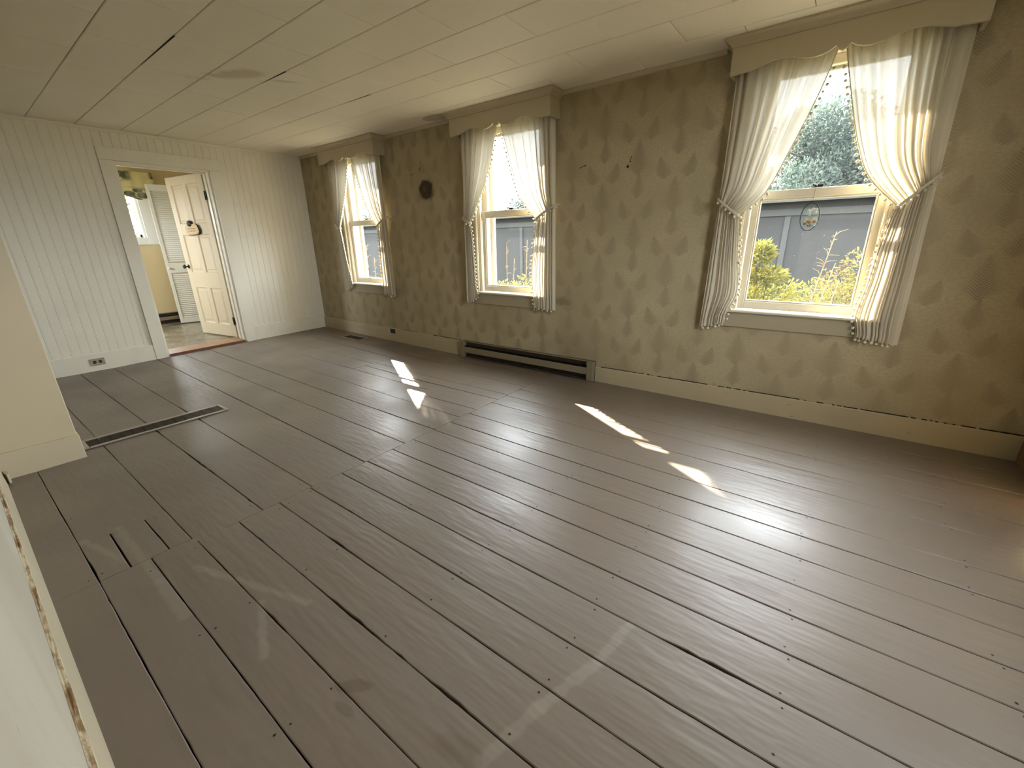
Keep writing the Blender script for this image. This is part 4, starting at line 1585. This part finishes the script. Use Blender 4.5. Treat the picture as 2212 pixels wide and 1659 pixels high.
for k in range(22):
    a = R_.uniform(0, 6.28)
    rr = math.sqrt(R_.random())
    X, Z = 5.772 + 0.034 * rr * math.cos(a), 1.300 + 0.034 * rr * math.sin(a) - 0.008
    kind = 0
    if k >= 14:
        X, Z, kind = 5.770 + R_.uniform(-0.028, 0.03), 1.335 + R_.uniform(0, 0.022), 1
    elif Z < 1.285:
        kind = 2
    m = MB()
    for p in range(5):
        w = p * 1.257 + a
        m.sphere((X + 0.0045 * math.cos(w), 0.0125, Z + 0.0045 * math.sin(w)), 0.0042, 6, 4, (1, 0.35, 1))
    m.sphere((X, 0.0115, Z), 0.003, 6, 4, (1, 0.5, 1))
    m.build('dried_flower', fl_cols[kind], sc_)

# duplex outlet on the white baseboard
oy, oz = -2.535, 0.093
ot = tag(empty('wall_outlet', (0.028, oy, oz)), 'tan duplex outlet with dark sockets on the white baseboard', 'outlet')
MB().cbox(0.0285, 0.034, oy - 0.058, oy + 0.058, oz - 0.035, oz + 0.035, 0.002).build('cover_plate', M_plate, ot)
for s in (-1, 1):
    pr = []
    for k in range(20):
        w = 2 * math.pi * k / 20
        pr.append((oy + s * 0.0215 + max(-0.0125, min(0.0125, 0.0165 * math.cos(w))), oz + 0.0165 * math.sin(w)))
    MB().prism(pr, 0, 0.0335, 0.0365).build('socket', M_black, ot)
MB().lathe([(0.0028, 0), (0.0028, 0.001), (0.0015, 0.0016)], Matrix.Translation((0.034, oy, oz)) @ Matrix.Rotation(math.radians(90), 4, 'Y'), 8).build('screw', M_plate, ot)
# black jack box on the papered wall's baseboard
jx, jz = 1.604, 0.152
jk = tag(empty('wall_outlet', (jx, -0.022, jz)), 'small square black jack with white edge on the cream baseboard', 'outlet')
m = MB()
m.cbox(jx - 0.060, jx + 0.060, -0.0265, -0.0222, jz - 0.034, jz - 0.029, 0.001)
m.cbox(jx - 0.060, jx + 0.060, -0.0265, -0.0222, jz + 0.029, jz + 0.034, 0.001)
m.cbox(jx - 0.060, jx - 0.053, -0.0265, -0.0222, jz - 0.029, jz + 0.029, 0.001)
m.cbox(jx + 0.053, jx + 0.060, -0.0265, -0.0222, jz - 0.029, jz + 0.029, 0.001)
m.build('edge', plain('white_plastic', (0.62, 0.60, 0.55), 0.4), jk)
m = MB()
m.cbox(jx - 0.053, jx + 0.053, -0.0248, -0.0222, jz - 0.029, jz + 0.029, 0.001)
m.box(jx - 0.014, jx + 0.014, -0.0262, -0.0246, jz - 0.012, jz + 0.012)
m.build('faceplate', M_black, jk)

# long floor grille
gx0, gx1, gy0, gy1 = 2.215, 2.405, -3.040, -2.225
gr = tag(empty('floor_grille', ((gx0 + gx1) / 2, (gy0 + gy1) / 2, 0.001)), 'long brown heating grille set across the floor planks', 'floor grille')
F = 0.026
for k, (a, b, c, d) in enumerate(((gx0, gx1, gy0, gy0 + F), (gx0, gx1, gy1 - F, gy1), (gx0, gx0 + F, gy0 + F, gy1 - F), (gx1 - F, gx1, gy0 + F, gy1 - F))):
    MB().cbox(a, b, c, d, 0.0018, 0.0105, 0.004).build('frame_bar', M_gframe, gr)
MB().box(gx0 + F, gx1 - F, gy0 + F, gy1 - F, 0.0016, 0.0022).build('backing', M_dark, gr)
ns = 24
sm = MB().box(gx0 + F, gx1 - F, -0.0009, 0.0009, 0.0023, 0.0062).mesh('slat', M_grille)
for k in range(8):
    sm2 = MB().box(gx0 + F + 0.004 + k * 0.0165, gx0 + F + 0.0125 + k * 0.0165, gy0 + F, gy1 - F, 0.0023, 0.0052).mesh('slat', M_grille)
    link('slat', sm2, gr)
    bpy.context.view_layer.update()
for o in gr.children:
    if o.name.startswith('slat') and o.matrix_parent_inverse == Matrix.Identity(4):
        o.matrix_parent_inverse = Matrix.Translation(-Vector(gr.location))
for k in range(1, 13):
    o = link('crossbar', sm, gr, (0, lerp(gy0 + F, gy1 - F, k / 13), 0.0012))
    o.matrix_parent_inverse = Matrix.Translation(-Vector(gr.location))
MB().sphere((gx0 + 0.05, gy0 + 0.09, 0.0075), 0.0022, 6, 4).build('bead', plain('white_fleck', (0.8, 0.8, 0.78), 0.5), gr)

# small register near the far corner
rx0, rx1, ry0, ry1 = 0.83, 1.22, -0.285, -0.125
rg = tag(empty('floor_register', (1.02, -0.2, fz(1.02, -0.2))), 'small brown floor register near the far corner', 'floor register')


def tilt(mb):
    for i, v in enumerate(mb.v):
        mb.v[i] = (v[0], v[1], v[2] + fz(v[0], v[1]))
    return mb


for (a, b, c, d) in ((rx0, rx1, ry0, ry0 + 0.022), (rx0, rx1, ry1 - 0.022, ry1), (rx0, rx0 + 0.022, ry0 + 0.022, ry1 - 0.022), (rx1 - 0.022, rx1, ry0 + 0.022, ry1 - 0.022)):
    tilt(MB().cbox(a, b, c, d, 0.0018, 0.008, 0.003)).build('frame_bar', M_gframe, rg)
tilt(MB().box(rx0 + 0.022, rx1 - 0.022, ry0 + 0.022, ry1 - 0.022, 0.0014, 0.0022)).build('backing', M_regist, rg)
for k in range(14):
    X = rx0 + 0.03 + k * 0.0245
    tilt(MB().box(X, X + 0.010, ry0 + 0.022, ry1 - 0.022, 0.0024, 0.006)).build('slat', M_regist, rg)

# nails and a pin in the papered wall
for (X, Z, dx, dz, lab, L) in ((4.600, 1.775, 0.0, -0.034, 'bent black nail in the papered wall between middle and nearest windows', 0.006), (4.177, 1.741, 0.055, 0.012, 'long thin pin stuck in the papered wall right of the middle window', 0.0),
                               (2.322, 1.935, 0.004, -0.03, 'small nail above the dark stain on the papered wall', 0.004), (2.202, 1.890, -0.016, -0.012, 'tiny nail up left of the dark stain', 0.004)):
    m = MB()
    m.tube([(X, 0.004, Z), (X, -0.012, Z + 0.002), (X + dx * 0.4, -0.022, Z + dz * 0.4), (X + dx, -0.024, Z + dz)], [0.0022, 0.0022, 0.002, 0.0015], 6)
    m.lathe([(0.005, 0), (0.005, 0.0015)], Matrix.Translation((X + dx, -0.0245, Z + dz)) @ Matrix.Rotation(math.radians(90), 4, 'X'), 8)
    tag(m.build('wall_nail', M_iron), lab, 'nail')
m = MB()
m.lathe([(0.010, 0), (0.009, 0.002), (0.004, 0.003)], Matrix.Translation((4.573, -0.0005, 1.714)) @ Matrix.Rotation(math.radians(90), 4, 'X'), 9)
tag(m.build('wall_anchor', M_iron), 'dark plug in the papered wall below the bent nail', 'wall plug')

# ================================================================== OUTSIDE
GZ = -0.55
struct(MB().box(-40, 45, -30, 60, GZ - 0.1, GZ).build('ground', M_grass), 'rough grass outside the windows', 'ground')
# long dark shed
sh = tag(empty('shed', (-4, 12, GZ)), 'long low dark grey shed outside the windows', 'building')
MB().box(-26, 14, 12.0, 17.0, GZ, 2.20).build('wall', M_shed, sh)
MB().box(-26.2, 14.2, 11.93, 12.0, 1.80, 1.98).build('frieze_board', M_shedtrim, sh)
MB().box(-26.3, 14.3, 11.55, 12.0, 2.17, 2.22).build('soffit', M_shed, sh)
MB().box(-26.3, 14.3, 11.48, 11.55, 2.14, 2.30).build('gutter', M_shedtrim, sh)
MB().prism([(11.5, 2.30), (17.3, 2.46), (17.3, 2.3), (11.5, 2.22)], 0, -26.4, 14.4).build('roof', M_roof, sh)
for X in (-24, -19, -14, -9.2, -5.0, 0.2, 4.5, 9.5):
    MB().box(X, X + 0.14, 11.95, 12.0, GZ, 1.78).build('batten', M_shedtrim, sh)


def leaves(mb, center, rad, n, size, rng, shell=0.5, drop=None, aspect=2.6):
    cx, cy, cz = center
    for _ in range(n):
        while True:
            p = Vector((rng.uniform(-1, 1), rng.uniform(-1, 1), rng.uniform(-1, 1)))
            if shell < p.length < 1:
                break
        q = Vector((cx + p.x * rad[0], cy + p.y * rad[1], cz + p.z * rad[2]))
        d = Vector((p.x + rng.uniform(-.7, .7), p.y + rng.uniform(-.7, .7), p.z * 0.6 + rng.uniform(-.3, .8))).normalized()
        s = d.cross(Vector((rng.uniform(-1, 1), rng.uniform(-1, 1), rng.uniform(-1, 1))))
        if s.length < 1e-3:
            continue
        s.normalize()
        L = size * rng.uniform(0.6, 1.3)
        w = L / aspect
        nn = d.cross(s) * (w * 0.25)
        mb.add([q, q + d * L * 0.5 + s * w * 0.5 + nn, q + d * L, q + d * L * 0.5 - s * w * 0.5 + nn], [(0, 1, 2), (0, 2, 3)])


def tree(loc, h, r, n, size, mat, label, seed, crown_z=0.55, group='trees beyond the shed'):
    rng = random.Random(seed)
    root = tag(empty('tree', loc), label, 'tree', group)
    x, y, z = loc
    m = MB()
    m.tube([(x, y, z), (x + 0.1, y, z + h * 0.4), (x, y + 0.1, z + h * 0.85)], [0.16 + r * 0.03, 0.12, 0.04], 8)
    for k in range(9):
        a = rng.uniform(0, 6.28)
        zz = z + h * rng.uniform(0.3, 0.8)
        m.tube([(x, y, zz), (x + r * 0.5 * math.cos(a), y + r * 0.5 * math.sin(a), zz + 0.5), (x + r * 0.85 * math.cos(a), y + r * 0.85 * math.sin(a), zz + 0.7)], [0.07, 0.045, 0.015], 5)
    m.build('trunk', M_bark, root)
    m = MB()
    for k in range(26):
        t_ = rng.random()
        zz = z + h * lerp(0.18, 0.95, t_)
        rr = r * (1.05 - t_ * 0.75)
        a = rng.uniform(0, 6.28)
        q = rr * math.sqrt(rng.random()) * 0.85
        leaves(m, (x + q * math.cos(a), y + q * math.sin(a), zz), (r * 0.38, r * 0.38, r * 0.30), n // 26, size, rng, 0.2)
    m.build('foliage', mat, root, kind='stuff')
    return root


tree((4.6, 25.0, GZ), 7.4, 4.7, 52000, 0.22, M_leaf_t, 'tall dense tree filling the upper half of the nearest window', 1)
tree((14.4, 22.0, GZ), 8.0, 3.4, 5000, 0.32, M_leaf_t, 'tree standing right of the tall dense tree beyond the shed', 2)
tree((-6.2, 33.0, GZ), 8.0, 3.4, 7000, 0.32, M_leaf_t, 'tree standing left of the tall dense tree beyond the shed', 3)
tree((-15.6, 27.0, GZ), 5.2, 2.6, 4500, 0.22, M_leaf_t, 'low distant tree seen through the middle window', 4)
tree((-14.5, 36.0, GZ), 5.8, 2.6, 3500, 0.22, M_leaf_t, 'small distant tree at right in the middle window', 5)
tree((-31.0, 24.0, GZ), 5.4, 3.0, 3500, 0.24, M_leaf_t, 'distant tree seen through the far window', 6)
tree((-8.5, -1.2, GZ), 5.0, 1.9, 5000, 0.16, M_leaf_y, 'leafy tree outside the window beyond the doorway', 7, group='trees by the house')


def bush(loc, blobs, n, size, mat, label, seed, aspect=2.6):
    rng = random.Random(seed)
    root = tag(empty('bush', loc), label, 'bush', 'bushes under the windows')
    m, st_ = MB(), MB()
    for (dx, dy, cz, rx, rz) in blobs:
        c = (loc[0] + dx, loc[1] + dy, cz)
        leaves(m, c, (rx, rx * 0.9, rz), n, size, rng, 0.25, None, aspect)
        st_.tube([(loc[0] + dx * 0.3, loc[1], GZ), (loc[0] + dx * 0.8, loc[1] + dy * 0.8, (GZ + cz) / 2), c], [0.014, 0.010, 0.005], 5)
    st_.build('stem', M_bark, root)
    m.build('foliage', mat, root, kind='stuff')


bush((5.30, 1.55, GZ), [(-0.05, 0, 0.55, 0.26, 0.22), (0.05, 0, 1.05, 0.09, 0.09), (0.14, 0, 0.84, 0.13, 0.07), (-0.12, 0, 0.85, 0.16, 0.14), (0.16, 0, 0.62, 0.22, 0.16)], 300, 0.070, M_leaf_y, 'glossy yellow-green bush at left in the nearest window', 21, 3.0)
bush((6.12, 1.50, GZ), [(0.02, 0, 0.95, 0.15, 0.16), (-0.14, 0, 0.78, 0.16, 0.15), (0.12, 0, 0.75, 0.2, 0.2), (0.0, 0, 0.55, 0.3, 0.2)], 420, 0.032, M_leaf_g, 'small-leaved reddish green bush at right in the nearest window', 22, 2.2)
bush((5.75, 2.1, GZ), [(-0.25, 0, 0.56, 0.32, 0.22), (0.15, 0, 0.58, 0.3, 0.2), (0.5, 0, 0.6, 0.3, 0.2), (-0.7, 0, 0.62, 0.3, 0.2)], 600, 0.046, M_leaf_y, 'low pale green growth between the bushes of the nearest window', 23, 2.4)
bush((3.1, 1.5, GZ), [(-0.45, 0, 0.58, 0.25, 0.2), (-0.05, 0, 0.52, 0.3, 0.18), (-0.9, 0.1, 0.5, 0.3, 0.2), (-0.6, 0.3, 0.42, 0.3, 0.2)], 330, 0.042, M_leaf_y, 'yellowish bush at the foot of the middle window', 24, 2.4)
bush((-0.5, 1.5, GZ), [(-0.5, 0, 0.45, 0.3, 0.2), (0.1, 0, 0.42, 0.3, 0.2)], 250, 0.042, M_leaf_y, 'pale bush at the foot of the far window', 25, 2.4)


def stalk(base, top, label, seed, plume=True):
    rng = random.Random(seed)
    m = MB()
    b, t_ = Vector(base), Vector(top)
    mid = b.lerp(t_, 0.55) + Vector((rng.uniform(-.03, .03), rng.uniform(-.03, .03), 0.02))
    m.tube([b, mid, t_], [0.006, 0.005, 0.0025], 5)
    for k in range(46 if plume else 16):
        s = rng.uniform(0.55, 1.0)
        p = (b.lerp(mid, s / 0.55) if s < 0.55 else mid.lerp(t_, (s - 0.55) / 0.45))
        d = Vector((rng.uniform(-.05, .05), rng.uniform(-.05, .05), rng.uniform(0.01, 0.07)))
        m.tube([p, p + d * 0.5, p + d + Vector((d.x * 0.6, 0, -0.01))], [0.0035, 0.003, 0.001], 4, False)
    tag(m.build('dry_stalk', M_straw), label, 'dry stalk', 'dry stalks outside')


def moved(p, y):
    """same sight line, stood nearer to the house wall"""
    k = (y - CAM_LOC[1]) / (p[1] - CAM_LOC[1])
    return (CAM_LOC[0] + (p[0] - CAM_LOC[0]) * k, y, CAM_LOC[2] + (p[2] - CAM_LOC[2]) * k)


for k, (b_, t_, y, lab, pl_) in enumerate((((5.80, 1.5, 0.74), (5.905, 1.5, 1.235), 1.10, 'tallest dry plumed stalk in the nearest window', True),
                                           ((5.83, 1.5, 0.66), (5.945, 1.5, 0.97), 0.97, 'shorter dry stalk beside the tallest one', False),
                                           ((5.86, 1.5, 0.62), (6.00, 1.5, 0.82), 0.84, 'lowest leaning dry stalk in the nearest window', False))):
    B, T_ = moved(b_, y), moved(t_, y)
    f = (GZ - T_[2]) / (B[2] - T_[2])
    stalk((lerp(T_[0], B[0], min(f, 1.8)), y, GZ), T_, lab, 31 + k, pl_)
for k, (X, Z, lab) in enumerate(((2.20, 1.18, 'left dry stalk in the middle window'), (2.33, 0.98, 'short dry stalk in the middle window'), (2.55, 1.22, 'tall dry stalk in the middle window'), (2.75, 0.9, 'right low dry stalk in the middle window'))):
    T_ = moved((X, 1.6, Z), 1.08)
    stalk((T_[0] - 0.05, 1.08, GZ), T_, lab, 40 + k, False)
for k, (X, Z, lab) in enumerate(((-1.25, 1.02, 'left dry stalk in the far window'), (-1.05, 1.15, 'tall dry stalk in the far window'), (-0.85, 0.98, 'right dry stalk in the far window'))):
    T_ = moved((X, 1.6, Z), 1.08)
    stalk((T_[0] - 0.05, 1.08, GZ), T_, lab, 50 + k, False)
